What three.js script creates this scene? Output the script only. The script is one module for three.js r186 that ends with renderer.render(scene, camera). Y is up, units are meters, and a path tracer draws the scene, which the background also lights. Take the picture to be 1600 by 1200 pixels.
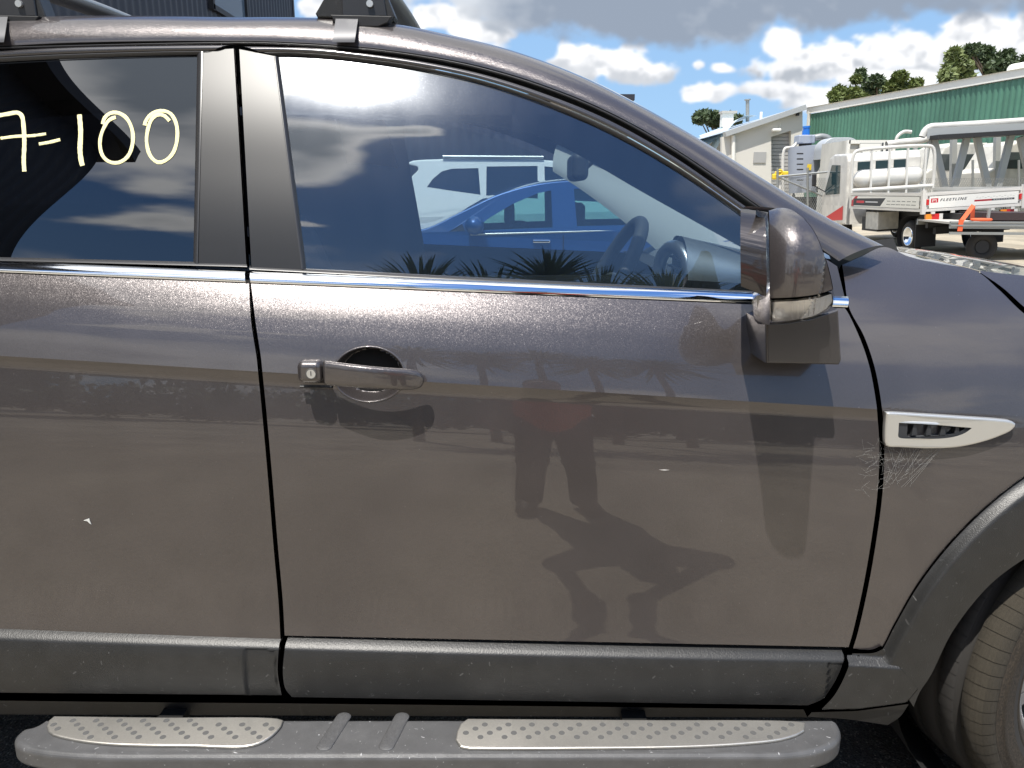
import * as THREE from 'three';
import { mergeGeometries } from 'three/addons/utils/BufferGeometryUtils.js';
import { RoundedBoxGeometry } from 'three/addons/geometries/RoundedBoxGeometry.js';
import { MarchingCubes } from 'three/addons/objects/MarchingCubes.js';

// ------------------------------------------------------------------ camera
const scene = new THREE.Scene();
const CAM = [0, 1.35, 1.42], PITCH = 13.7 * Math.PI / 180, FOC = 1232;
const camera = new THREE.PerspectiveCamera(2 * Math.atan(600 / FOC) * 180 / Math.PI, 4 / 3, 0.05, 400);
camera.position.set(...CAM);
camera.rotation.set(-PITCH, 0, 0);

// ------------------------------------------------------------------ small maths
const clamp = (x, a = 0, b = 1) => Math.min(b, Math.max(a, x));
const sstep = (a, b, x) => { const t = clamp((x - a) / (b - a)); return t * t * (3 - 2 * t); };
const mix = (a, b, t) => a + (b - a) * t;
function rng(seed) { let s = seed >>> 0; return () => { s = (s + 0x6D2B79F5) >>> 0; let t = Math.imul(s ^ (s >>> 15), 1 | s); t = (t + Math.imul(t ^ (t >>> 7), 61 | t)) ^ t; return ((t ^ (t >>> 14)) >>> 0) / 4294967296; }; }
function hash3(x, y, z) { let h = Math.imul(x, 374761393) ^ Math.imul(y, 668265263) ^ Math.imul(z, 2147483647 - 1274126177); h = Math.imul(h ^ (h >>> 13), 1274126177); return ((h ^ (h >>> 16)) >>> 0) / 4294967296; }
function vnoise(x, y, z) {
  const X = Math.floor(x), Y = Math.floor(y), Z = Math.floor(z); let fx = x - X, fy = y - Y, fz = z - Z;
  fx = fx * fx * (3 - 2 * fx); fy = fy * fy * (3 - 2 * fy); fz = fz * fz * (3 - 2 * fz);
  const a = mix(mix(hash3(X, Y, Z), hash3(X + 1, Y, Z), fx), mix(hash3(X, Y + 1, Z), hash3(X + 1, Y + 1, Z), fx), fy);
  const b = mix(mix(hash3(X, Y, Z + 1), hash3(X + 1, Y, Z + 1), fx), mix(hash3(X, Y + 1, Z + 1), hash3(X + 1, Y + 1, Z + 1), fx), fy);
  return mix(a, b, fz);
}
function fbm(x, y, z, o = 5) { let s = 0, a = 0.5, n = 0; for (let i = 0; i < o; i++) { s += a * vnoise(x, y, z); n += a; a *= 0.5; x = x * 2.03 + 7.1; y = y * 2.03 + 3.7; z = z * 2.03 + 1.3; } return s / n; }
// a pixel of the photograph gives a direction; the distance comes from the plane z it is set on
const sp = Math.sin(PITCH), cp = Math.cos(PITCH);
function P(px, py, z) {
  const a = (px - 800) / FOC, b = (600 - py) / FOC;
  const dx = a, dy = -sp + b * cp, dz = -cp - b * sp, t = (z - CAM[2]) / dz;
  return new THREE.Vector3(dx * t, CAM[1] + dy * t, z);
}

// ------------------------------------------------------------------ sky and sun
const SUN = new THREE.Vector3(-0.171, 0.9157, 0.3637).normalize();
function buildSky() {
  const W = 3072, H = 1536, data = new Float32Array(W * H * 4);
  // cumulus in the north sky over the yard: [x, y, rx, ry, grey of the base]
  const puff = [[955, 104, 90, 34, .75], [905, 95, 45, 26, .6], [1010, 112, 50, 24, .7], [1108, 148, 42, 19, .35], [1085, 155, 22, 10, .3], [1128, 108, 19, 10, .3], [1091, 102, 9, 7, .3],
    [1222, 74, 34, 40, .3], [1245, 112, 75, 32, .85], [1330, 100, 120, 42, .8], [1450, 86, 150, 42, .75], [1580, 70, 130, 50, .7], [1200, 140, 38, 18, .4], [1262, 150, 75, 24, .6], [1300, 168, 60, 20, .5], [1380, 128, 110, 22, .9], [1450, 165, 30, 34, .35], [1560, 130, 60, 20, .6],
    [690, 28, 60, 26, .6], [755, 52, 60, 22, .4], [640, 40, 40, 18, .35], [490, 12, 26, 22, .3], [590, 20, 50, 14, .5], [560, 70, 60, 24, .4], [700, 80, 90, 22, .5]];
  const edge = (x) => { const k = [[560, 2], [640, 18], [700, 22], [780, 62], [860, 58], [960, 72], [1040, 80], [1110, 84], [1175, 76], [1215, 40], [1270, 62], [1340, 40], [1450, 20], [1600, 30]]; if (x <= k[0][0]) return 2; for (let i = 1; i < k.length; i++) if (x < k[i][0]) return mix(k[i - 1][1], k[i][1], (x - k[i - 1][0]) / (k[i][0] - k[i - 1][0])); return 30; };
  for (let j = 0; j < H; j++) {
    const el = ((j + 0.5) / H - 0.5) * Math.PI, sy = Math.sin(el), cy = Math.cos(el);
    for (let i = 0; i < W; i++) {
      const o = (j * W + i) * 4; data[o + 3] = 1;
      if (sy < -0.02) { data[o] = .25; data[o + 1] = .27; data[o + 2] = .28; continue; }
      const az = ((i + 0.5) / W - 0.5) * 2 * Math.PI, dx = Math.cos(az) * cy, dz = Math.sin(az) * cy, dy = Math.max(sy, 0);
      const k = Math.pow(dy, 0.55);
      let r = mix(.36, .075, k), g = mix(.56, .20, k), b = mix(.74, .54, k);
      // place among the clouds over the yard
      const zc = -(dy * -sp + dz * -cp) * -1, fwd = (-sp * dy - cp * dz);
      let inFront = 0, px = 0, py = 0;
      if (fwd > 0.3) { px = 800 + FOC * dx / fwd; py = 600 - FOC * (dy * cp - dz * sp) / fwd; inFront = sstep(-190, -60, py) * sstep(350, 460, px) * (1 - sstep(1690, 1800, px)); }
      if (inFront < 1) {
        const q = 1 / (dy + 0.16), u = dx * q, v = dz * q;
        let n = fbm(u * 1.25 + 11.3, v * 1.25 + 4.1, 0.5, 6) + 0.25 * (fbm(u * 0.5 + 3, v * 0.5 + 9, 2.5, 3) - 0.5);
        if (dz > 0) { // clouds mirrored in the side glass
          const A = Math.atan2(dx, dz) * 57.3, E = Math.asin(dy) * 57.3, wx = 20 * (fbm(u * 2.6, v * 2.6, 7, 6) - .5), wy = 12 * (fbm(u * 2.2, v * 5, 17, 6) - .5), hi = .55 + .9 * fbm(u * 5, v * 9, 27, 5), ge = (a, e, ra, re) => hi * Math.exp(-Math.pow((A + wx - a) / ra, 2) - Math.pow((E + wy - e) / re, 2));
          n += -.10 * sstep(60, 30, Math.abs(A - 5)) * sstep(20, 30, E) + .50 * ge(-18, 50, 9.5, 6.5) + .34 * ge(-5, 53.5, 6, 1.7) + .32 * ge(-17, 38.5, 4, 1.3) + .32 * ge(-31, 61.5, 3, 1.6) + .34 * ge(-41, 57, 10, 5) + .34 * ge(-33, 47, 9, 6) + .30 * ge(-28, 37, 8, 4);
        }
        const c = sstep(.475, .60, n) * (1 - inFront), thick = sstep(.57, .80, n);
        const lit = 1.0 + 0.9 * Math.pow(Math.max(0, dx * SUN.x + dy * SUN.y + dz * SUN.z), 6);
        r = mix(r, mix(.95, .30, thick) * lit, c); g = mix(g, mix(.96, .345, thick) * lit, c); b = mix(b, mix(.98, .41, thick) * lit, c);
      }
      if (inFront > 0) {
        const w1 = fbm(px * .018, py * .03, 3.3, 5) - .5, w2 = fbm(px * .05 + 9, py * .07, 8.1, 5) - .5, w3 = fbm(px * .009, py * .016, 5.5, 4) - .5;
        for (const [cx, cy2, rx, ry, gr] of puff) {
          const ex = (px - cx) / rx, ey = (py - cy2) / ry, flat = ey > 0 ? 1.25 : 1;
          const d = 1 - Math.hypot(ex, ey * flat) + w1 * 1.05 + w2 * .95;
          const c = sstep(-.06, .34, d) * inFront; if (c <= 0) continue;
          const sh = clamp(sstep(-.45, .7, ey + w2 * 1.9 + w1 * 1.1) * gr + .9 * w3 + .35 * w2);
          r = mix(r, mix(.84, .36, sh), c); g = mix(g, mix(.84, .39, sh), c); b = mix(b, mix(.85, .435, sh), c);
        }
        const d = (edge(px) - py) / 30 + w1 * 1.5 + w2 * .9 + w3;
        const c = sstep(-.1, .8, d) * inFront * .96, dk = clamp(sstep(640, 900, px) + w3 * 1.4 + w2 * .5 - .3 * sstep(1300, 1600, px) * (1 - sstep(-60, 10, -py)));
        const R = mix(.54, .235, dk), G = mix(.57, .275, dk), B = mix(.61, .34, dk);
        r = mix(r, R, c); g = mix(g, G, c); b = mix(b, B, c);
      }
      data[o] = r; data[o + 1] = g; data[o + 2] = b;
    }
  }
  const t = new THREE.DataTexture(data, W, H, THREE.RGBAFormat, THREE.FloatType);
  t.mapping = THREE.EquirectangularReflectionMapping; t.magFilter = THREE.LinearFilter; t.needsUpdate = true;
  return t;
}
const skyTexture = buildSky();
scene.background = skyTexture; scene.environment = skyTexture;
const sun = new THREE.DirectionalLight(new THREE.Color(1.0, 0.955, 0.88), 4.7);
sun.position.copy(SUN).multiplyScalar(60); sun.target.position.set(2, 0, -6); sun.position.add(sun.target.position);
sun.castShadow = true; sun.shadow.mapSize.set(4096, 4096);
Object.assign(sun.shadow.camera, { left: -30, right: 30, top: 40, bottom: -40, near: 1, far: 140 });
scene.add(sun, sun.target);
const renderer = new THREE.WebGLRenderer({ antialias: true });
renderer.toneMapping = THREE.LinearToneMapping;
renderer.toneMappingExposure = 1.4;
renderer.shadowMap.enabled = true;

// ------------------------------------------------------------------ textures
function dataTex(n, fn, srgb = false, rep = 1) {
  const d = new Uint8Array(n * n * 4);
  for (let j = 0; j < n; j++) for (let i = 0; i < n; i++) { const c = fn(i, j, n), o = (j * n + i) * 4; for (let k = 0; k < 3; k++) d[o + k] = clamp(c[k]) * 255; d[o + 3] = 255; }
  const t = new THREE.DataTexture(d, n, n); t.wrapS = t.wrapT = THREE.RepeatWrapping; t.magFilter = THREE.LinearFilter; t.minFilter = THREE.LinearMipmapLinearFilter; t.generateMipmaps = true;
  t.repeat.set(rep, rep); if (srgb) t.colorSpace = THREE.SRGBColorSpace; t.needsUpdate = true; return t;
}
const r0 = rng(5);
// metallic flakes: every texel a tiny mirror leaning its own way (about 1 mm)
const flakeTex = dataTex(1024, () => { const a = r0() * 6.283, s = Math.pow(r0(), 2) * .27; return [.5 + .5 * s * Math.cos(a), .5 + .5 * s * Math.sin(a), 1]; }, false, 2.3);
// settled dust specks on paint and trim
function speckTex(n, count, base, seed, rmax, bright, streak = 0) {
  const a = new Float32Array(n * n).fill(base), r = rng(seed);
  for (let k = 0; k < count; k++) {
    const x = r() * n, y = r() * n, R = .5 + Math.pow(r(), 5) * rmax, b = base + (bright - base) * Math.pow(r(), 1.5), len = r() < streak ? 2 + r() * 9 : 0, an = r() * 6.28;
    for (let s = 0; s <= len; s++) { const X = x + Math.cos(an) * s, Y = y + Math.sin(an) * s; for (let j = -Math.ceil(R); j <= R; j++) for (let i = -Math.ceil(R); i <= R; i++) if (i * i + j * j <= R * R) { const q = ((Math.round(Y + j) + n) % n) * n + (Math.round(X + i) + n) % n; a[q] = Math.max(a[q], b); } }
  }
  return a;
}
const paintSpeck = speckTex(2048, 1500, .78, 21, 1.6, 1.0);
const paintMap = dataTex(2048, (i, j, n) => { const v = paintSpeck[j * n + i]; const m = .97 + .06 * (vnoise(i / 90, j / 90, 1) - .5); return [v * m, v * m, v * m]; }, true, .8);
const plasticSpeck = speckTex(1024, 2600, .42, 33, 1.4, .95, .25);
const plasticMap = dataTex(1024, (i, j, n) => { const v = plasticSpeck[j * n + i] + .10 * (fbm(i / 40, j / 40, 2, 4) - .5); return [v, v * .99, v * .96]; }, true, 1.3);
const grainBump = dataTex(512, () => { const v = r0(); return [v, v, v]; }, false, 2.5);
const asphaltMap = dataTex(1024, (i, j) => { const f = hash3(i >> 1, j >> 1, 4), g = hash3(i, j, 9), m = fbm(i / 120, j / 120, 1, 5); const v = .36 + .22 * (f - .5) + .12 * (g - .5) + .28 * (m - .5) + (f > .965 ? .22 : 0); return [v * 1.03, v, v * .95]; }, true, .5);
const asphaltBump = dataTex(512, (i, j) => { const v = .6 * hash3(i >> 1, j >> 1, 3) + .4 * hash3(i, j, 6); return [v, v, v]; }, false, 1.0);
const concreteMap = dataTex(1024, (i, j) => { const f = hash3(i >> 1, j >> 1, 4), m = fbm(i / 130, j / 130, 4, 6), s = fbm(i / 40, j / 260, 9, 4); const v = .66 + .08 * (f - .5) + .28 * (m - .5) + .14 * (s - .5); return [v, v * .985, v * .95]; }, true, .16);
const dirtyMap = dataTex(512, (i, j) => { const v = .86 + .2 * (fbm(i / 60, j / 130, 7, 5) - .5) + .05 * (hash3(i, j, 2) - .5); return [v, v * .99, v * .97]; }, true, 1);

const filmMap = dataTex(1024, (i, j) => { const v = .45 + .35 * (fbm(i / 70, j / 200, 3, 4) - .3) + (hash3(i >> 1, j >> 1, 12) > .93 ? .5 * hash3(i >> 1, j >> 1, 7) : 0); return [v, v, v]; }, false, 2);
const sheetMap = dataTex(512, (i, j) => { const v = .86 + .22 * (fbm(i / 22, j / 200, 3, 5) - .5) + .12 * (hash3(i >> 6, 0, 5) - .5) + .06 * (fbm(i / 9, j / 9, 8, 3) - .5); return [v, v, v * .98]; }, true, .12);
const tyreMap = dataTex(512, (i, j) => { const v = .62 + .5 * (fbm(i / 14, j / 9, 5, 4) - .5) + .35 * (hash3(i, j, 3) - .5); return [v, v * .97, v * .92]; }, true, 1); tyreMap.repeat.set(14, 1.2);
// ------------------------------------------------------------------ materials
const rgb = (r, g, b) => new THREE.Color().setRGB(r, g, b);
const std = (c, roughness = .6, metalness = 0, extra = {}) => new THREE.MeshStandardMaterial({ color: rgb(...c), roughness, metalness, side: THREE.DoubleSide, ...extra });
const phy = (c, o = {}) => new THREE.MeshPhysicalMaterial({ color: rgb(...c), side: THREE.DoubleSide, ...o });
const M = {
  paint: phy([.140, .124, .124], { metalness: .50, roughness: .29, clearcoat: 1, clearcoatRoughness: .015, map: paintMap, normalMap: flakeTex, normalScale: new THREE.Vector2(1, 1) }),
  plastic: phy([.12, .122, .128], { roughness: .42, map: plasticMap, bumpMap: grainBump, bumpScale: .0003 }),
  applique: phy([.013, .013, .014], { roughness: .38, map: paintMap }),
  rubber: std([.012, .012, .013], .55),
  seal: phy([.03, .03, .032], { roughness: .32 }),
  trimGloss: phy([.055, .052, .055], { metalness: .55, roughness: .26, clearcoat: .6, clearcoatRoughness: .08 }),
  chrome: std([.82, .84, .87], .07, 1),
  black: std([.006, .006, .006], .9),
  silver: std([.60, .60, .58], .38, .75),
  alloy: std([.55, .55, .56], .3, .85),
  plate: std([.72, .71, .68], .38, .8, { map: dirtyMap }),
  dot: std([.085, .085, .083], .6),
  board: phy([.52, .53, .575], { roughness: .42, bumpMap: grainBump, bumpScale: .0002, map: plasticMap }),
  glassFront: phy([.50, .58, .62], { transmission: 1, thickness: 0, roughness: 0, ior: 2.15 }),
  glassDark: phy([.035, .04, .05], { transmission: 1, thickness: 0, roughness: 0, ior: 2.0 }),
  glassClear: phy([.80, .88, .86], { transmission: 1, thickness: 0, roughness: 0, ior: 1.6 }),
  glassTeal: phy([.55, .78, .76], { transmission: 1, thickness: 0, roughness: 0, ior: 1.6 }),
  film: std([.72, .76, .82], .19, 1, { transparent: true, opacity: .058, alphaMap: filmMap }),
  lens: phy([.97, .97, .97], { transmission: 1, thickness: 0, roughness: 0, ior: 1.5 }),
  mirrorGlass: std([.8, .8, .82], .03, 1),
  marker: std([.80, .74, .40], .8),
  trimDark: std([.028, .03, .034], .6), trimGrey: std([.34, .35, .33], .75), dashGrey: std([.09, .095, .10], .6), fabric: std([.04, .042, .05], .95),
  tyre: std([.03, .028, .026], .85), tyreTread: std([.14, .128, .104], .95, 0, { map: tyreMap, bumpMap: tyreMap, bumpScale: .001 }), tyreDust: std([.105, .088, .070], 1, 0, { map: tyreMap, bumpMap: tyreMap, bumpScale: .0015 }),
  white: phy([.84, .83, .80], { map: dirtyMap, roughness: .35, clearcoat: .4, clearcoatRoughness: .2 }),
  whiteDull: std([.72, .71, .66], .6, 0, { map: dirtyMap }),
  blue: phy([.005, .055, .21], { metalness: .3, roughness: .35, clearcoat: 1, clearcoatRoughness: .03 }),
  whiteCar: phy([.80, .82, .82], { roughness: .4, clearcoat: 1, clearcoatRoughness: .03 }),
  galv: std([.46, .48, .48], .45, .6, { map: dirtyMap }), greySteel: std([.42, .43, .42], .55, .3), machine: std([.33, .36, .42], .5, .2), blueMotor: std([.02, .16, .55], .45),
  darkSteel: std([.02, .02, .022], .6), orange: std([.75, .12, .04], .7), red: std([.55, .02, .02], .4), amber: std([.8, .25, .02], .35), yellow: std([.7, .5, .03], .6),
  green: std([.105, .27, .195], .55, 0, { map: sheetMap }), creamWall: std([.60, .575, .52], .85), roofSheet: std([.55, .60, .64], .4, .5), concrete: std([.42, .40, .36], .9),
  cladding: std([.028, .029, .038], .5), fasciaWhite: std([.74, .72, .66], .6), rollerDoor: std([.36, .355, .345], .6),
  concreteYard: std([.80, .725, .60], .92, 0, { map: concreteMap, bumpMap: asphaltBump, bumpScale: .002 }),
  asphalt: std([.62, .60, .56], .92, 0, { map: asphaltMap, bumpMap: asphaltBump, bumpScale: .004 }),
};

// ------------------------------------------------------------------ building blocks
const used = {};
function numbered(n) { const k = used[n] = (used[n] ?? -1) + 1; return k ? `${n}_${String(k).padStart(3, '0')}` : n; }
function shade(o) { o.castShadow = o.receiveShadow = true; return o; }
function thing(name, label, category, pos = [0, 0, 0], ry = 0, group) {
  const o = new THREE.Group(); o.name = numbered(name); o.position.set(...pos); o.rotation.y = ry; o.userData = { label, category }; if (group) o.userData.group = group; scene.add(o); return o;
}
function part(parent, name, geo, mat, label) {
  const g = Array.isArray(geo) ? join(geo) : geo, m = shade(new THREE.Mesh(g, mat)); m.name = name; if (label) m.userData.label = label; parent.add(m); return m;
}
function structure(name, geo, mat) { const m = shade(new THREE.Mesh(geo, mat)); m.name = numbered(name); m.userData = { kind: 'structure' }; scene.add(m); return m; }
function join(list) {
  const a = list.map((g) => { g = g.index ? g.toNonIndexed() : g.clone(); for (const k of Object.keys(g.attributes)) if (!['position', 'normal', 'uv'].includes(k)) g.deleteAttribute(k); if (!g.attributes.normal) g.computeVertexNormals(); if (!g.attributes.uv) g.setAttribute('uv', new THREE.BufferAttribute(new Float32Array(g.attributes.position.count * 2), 2)); return g; });
  return mergeGeometries(a);
}
const box = (w, h, d, x = 0, y = 0, z = 0) => new THREE.BoxGeometry(w, h, d).translate(x, y, z);
const rbox = (w, h, d, x = 0, y = 0, z = 0, r = .01) => new RoundedBoxGeometry(w, h, d, 3, Math.min(r, w / 2.01, h / 2.01, d / 2.01)).translate(x, y, z);
const V = (x, y, z) => new THREE.Vector3(x, y, z);
function bar(a, b, r, n = 8, r2 = r) { const d = b.clone().sub(a), L = d.length(), g = new THREE.CylinderGeometry(r2, r, L, n); g.translate(0, L / 2, 0); g.applyQuaternion(new THREE.Quaternion().setFromUnitVectors(V(0, 1, 0), d.normalize())); g.translate(a.x, a.y, a.z); return g; }
function beam(a, b, w, h) { const d = b.clone().sub(a), L = d.length(), g = new THREE.BoxGeometry(w, L, h); g.translate(0, L / 2, 0); g.applyQuaternion(new THREE.Quaternion().setFromUnitVectors(V(0, 1, 0), d.normalize())); g.translate(a.x, a.y, a.z); return g; }
const tube = (pts, r, n = 32, k = 8) => new THREE.TubeGeometry(new THREE.CatmullRomCurve3(pts), n, r, k);
function gridGeo(nu, nv, fn, nfn) {   // fn(u, v) -> Vector3; nfn optional normals
  const p = [], n = [], t = [], ix = [];
  for (let j = 0; j <= nv; j++) for (let i = 0; i <= nu; i++) { const q = fn(i / nu, j / nv); p.push(q.x, q.y, q.z); t.push(q.x, q.y); if (nfn) { const m = nfn(q, i / nu, j / nv); n.push(m.x, m.y, m.z); } }
  for (let j = 0; j < nv; j++) for (let i = 0; i < nu; i++) { const a = j * (nu + 1) + i, b = a + 1, c = a + nu + 1, d = c + 1; ix.push(a, c, b, b, c, d); }
  const g = new THREE.BufferGeometry(); g.setAttribute('position', new THREE.Float32BufferAttribute(p, 3)); g.setAttribute('uv', new THREE.Float32BufferAttribute(t, 2)); g.setIndex(ix);
  if (nfn) g.setAttribute('normal', new THREE.Float32BufferAttribute(n, 3)); else g.computeVertexNormals(); return g;
}
// polyline of [x, y] (or Vector3) -> function of 0..1; curved unless straight
function path(pts, straight = false) {
  const v = pts.map((p) => p.isVector3 ? p : V(p[0], p[1], p[2] ?? 0));
  let d; if (straight || v.length === 2) { d = v; } else { d = new THREE.CatmullRomCurve3(v, false, 'centripetal').getPoints(v.length * 14); }
  const L = [0]; for (let i = 1; i < d.length; i++) L.push(L[i - 1] + d[i].distanceTo(d[i - 1]));
  return (u) => { const s = clamp(u) * L[L.length - 1]; let i = 1; while (i < L.length - 1 && L[i] < s) i++; const k = (s - L[i - 1]) / Math.max(1e-9, L[i] - L[i - 1]); return d[i - 1].clone().lerp(d[i], clamp(k)); };
}
// ================================================================== ground
{
  const g = new THREE.PlaneGeometry(400, 400, 400, 400).rotateX(-Math.PI / 2), p = g.attributes.position, t = [];
  for (let i = 0; i < p.count; i++) { p.setY(i, groundY(p.getX(i), p.getZ(i))); t.push(p.getX(i), p.getZ(i)); }
  g.setAttribute('uv', new THREE.Float32BufferAttribute(t, 2)); g.computeVertexNormals();
  structure('ground', g, M.concreteYard);
  const as = new THREE.PlaneGeometry(24, 4.4).rotateX(-Math.PI / 2).translate(0, .004, -1.9), at = []; for (let i = 0; i < 4; i++) at.push(as.attributes.position.getX(i), as.attributes.position.getZ(i)); as.setAttribute('uv', new THREE.Float32BufferAttribute(at, 2)); structure('asphalt_strip', as, M.asphalt);
}
function groundY(x, z) { return z < -11 && x > 2 ? 0.055 * (Math.min(x, 40) - 9.5) * sstep(-11, -17, z) * sstep(2, 8, x) : 0; }

// ================================================================== the grey sport utility vehicle: surfaces
const yLine = (a, b, z) => { const A = P(a[0], a[1], z), B = P(b[0], b[1], z); return (x) => A.y + (B.y - A.y) * (x - A.x) / (B.x - A.x); };
const yCrease = yLine([0, 556], [1378, 640], 0), yChrome = yLine([0, 425], [1325, 480], -.085), yGlass = yLine([0, 407], [1325, 463], -.105);
const yClad = yLine([0, 981], [1320, 1016], 0), ySill = yLine([0, 1084], [1270, 1101], 0);
function table(nodes, tmax, n = 600) {   // integral of tan(lean) along t
  const T = [0], lean = (t) => { if (t <= nodes[0][0]) return nodes[0][1]; for (let i = 1; i < nodes.length; i++) if (t < nodes[i][0]) { const k = (t - nodes[i - 1][0]) / (nodes[i][0] - nodes[i - 1][0]); return mix(nodes[i - 1][1], nodes[i][1], k * k * (3 - 2 * k)); } return nodes[nodes.length - 1][1]; };
  for (let i = 1; i <= n; i++) T.push(T[i - 1] + Math.tan(lean((i - .5) / n * tmax) * Math.PI / 180) * tmax / n);
  const s0 = Math.tan(nodes[0][1] * Math.PI / 180);
  return (t) => { if (t < 0) return t * s0; const q = Math.min(t / tmax * n, n - 1e-6), i = Math.floor(q); return mix(T[i], T[i + 1], q - i); };
}
const tUp = table([[0, 17], [.25, 20], [.55, 27], [.8, 34], [1, 41], [1.3, 50], [1.7, 62], [2.3, 72]], 2.6);
const tLowDoor = table([[0, -16], [.03, -13], [.055, 8.5], [.13, 8.2], [.20, 6.2], [.34, 2], [.5, 0], [.8, 0], [.9, 1.5], [1, 5]], 1.4);
const tLowFender = table([[0, 13], [.06, 10], [.15, 7], [.26, 4.5], [.4, 1.5], [.6, 0], [1, 1]], 1.4);
const tClad = table([[0, 62], [.05, 50], [.11, 16], [.3, 6], [.6, 1], [.82, -5], [.93, -22], [1, -40]], 1.2);
const tGlass = table([[0, 18.5], [.2, 24], [.40, 30.2], [.6, 35]], .9);
const plan = (x) => -.013 * x * x - .10 * Math.pow(Math.max(0, x - .75), 2);
function sUp(x, y) { const c = yCrease(x), H = yChrome(x) - c; return -H * tUp((y - c) / H) + plan(x); }
function sLow(x, y) { const c = yCrease(x), D = c - yClad(x), t = (c - y) / D, k = sstep(.66, .80, x); return D * mix(tLowDoor(t), tLowFender(t), k) + plan(x); }
const S = (x, y) => y > yCrease(x) ? sUp(x, y) : sLow(x, y);
const cupAt = P(575, 587, 0);
const cup = (x, y) => -.036 * sstep(1.0, .80, Math.hypot((x - cupAt.x) / .067, (y - cupAt.y) / .0505));
const cladStep = (x) => { const a = P(1284, 1050, 0).x, b = P(393, 1050, 0).x, e = P(440, 1050, 0).x; return -.007 * (sstep(a - .004, a + .006, x) + sstep(b - .004, b + .006, x) * (1 - sstep(e - .002, e + .002, x))); };
function C(x, y) { const H = yClad(x) - ySill(x), t = (yClad(x) - y) / H; return sLow(x, yClad(x)) + .001 + H * tClad(t) + (t > .1 ? cladStep(x) : 0); }
function G(x, y) { return -.114 + plan(x) * .8 - tGlass(y - yGlass(x)); }
function onto(px, py, F) { let z = -.1, p; for (let i = 0; i < 14; i++) { p = P(px, py, z); z = F(p.x, p.y); } p.z = z; return p; }
const nrm = (F, h = .0012) => (p) => V(-(F(p.x + h, p.y) - F(p.x - h, p.y)) / (2 * h), -(F(p.x, p.y + h) - F(p.x, p.y - h)) / (2 * h), 1).normalize();
function coons(T, B, L, R) { const a = T(0), b = T(1), c = B(0), d = B(1); return (u, v) => { const q = V(0, 0, 0); q.addScaledVector(T(u), 1 - v).addScaledVector(B(u), v).addScaledVector(L(v), 1 - u).addScaledVector(R(v), u); q.addScaledVector(a, -(1 - u) * (1 - v)).addScaledVector(b, -u * (1 - v)).addScaledVector(c, -(1 - u) * v).addScaledVector(d, -u * v); return q; }; }
// a pressed panel: outlines in photo pixels, laid onto the surface F, with rounded edges folded inwards
function panel(T, B, L, R, nu, nv, F, NF = F, sides = 'TRBL', depth = .022, straightIn = false) {
  const f = coons(T, B, L, R), at = (u, v) => { const q = f(u, v); return onto(q.x, q.y, F); }, nf = nrm(NF);
  const geos = [gridGeo(nu, nv, at, nf)];
  const edges = { T: [nu, (k) => [k, 0]], R: [nv, (k) => [1, k]], B: [nu, (k) => [1 - k, 1]], L: [nv, (k) => [0, 1 - k]] };
  for (const s of sides) {
    const [n, uv] = edges[s], ps = []; for (let i = 0; i <= n; i++) ps.push(at(...uv(i / n)));
    const rows = [[], [], [], []], ns = [[], [], [], []];
    ps.forEach((p, i) => { const t = ps[Math.min(n, i + 1)].clone().sub(ps[Math.max(0, i - 1)]).normalize(), m = nf(p), o = m.clone().cross(t).normalize();
      rows[0].push(p); ns[0].push(m); rows[1].push(p.clone().addScaledVector(o, .0013).addScaledVector(m, -.0006)); ns[1].push(m.clone().add(o).normalize());
      rows[2].push(p.clone().addScaledVector(o, .0019).addScaledVector(m, -.0022)); ns[2].push(o); rows[3].push(straightIn ? V(p.x, p.y, p.z - depth) : p.clone().addScaledVector(o, .0019).addScaledVector(m, -depth)); ns[3].push(o); });
    let r = 0; geos.push(gridGeo(n, 3, (u, v) => rows[Math.round(v * 3)][Math.round(u * n)], (p, u, v) => ns[Math.round(v * 3)][Math.round(u * n)]));
  }
  return join(geos);
}
// strip between two 3-D paths, swelling along dir
function loft(A, B, nu, nv, swell = 0, dir = V(0, .4, .9), pw = 1) { return gridGeo(nu, nv, (u, v) => A(u).lerp(B(u), v).addScaledVector(dir, swell * Math.pow(4 * v * (1 - v), pw))); }
const lay = (pts, F, n = 60, straight = false) => { const f = path(pts, straight), a = []; for (let i = 0; i <= n; i++) { const q = f(i / n); a.push(onto(q.x, q.y, F)); } return path(a, true); };
function sheet(T, B, L, R, nu, nv, F) { const f = coons(T, B, L, R); return gridGeo(nu, nv, (u, v) => { const q = f(u, v); return onto(q.x, q.y, F); }, nrm(F)); }
// flat-cut moulding: outline (and holes) in photo pixels, given thickness, wrapped onto F
function moulding(outline, holes, F, depth, bevel = .002, curved = true, zAt = 0) {
  const toXY = (pts) => { const f = path([...pts, pts[0]], !curved), n = curved ? 90 : 0, o = []; if (!curved) return pts.map(([a, b]) => { const q = onto(a, b, F); return new THREE.Vector2(q.x, q.y); }); for (let i = 0; i < n; i++) { const q = f(i / n), w = onto(q.x, q.y, F); o.push(new THREE.Vector2(w.x, w.y)); } return o; };
  const s = new THREE.Shape(toXY(outline)); for (const h of holes) s.holes.push(new THREE.Path(toXY(h)));
  const g = new THREE.ExtrudeGeometry(s, { depth: depth - bevel * 2, bevelEnabled: bevel > 0, bevelSize: bevel, bevelThickness: bevel, bevelOffset: -bevel, bevelSegments: 3, curveSegments: 1 });
  const p = g.attributes.position; for (let i = 0; i < p.count; i++) p.setZ(i, p.getZ(i) + bevel + zAt + F(p.getX(i), p.getY(i)));
  return g;
}
const l2 = (a, b) => path([a, b], true);

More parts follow.
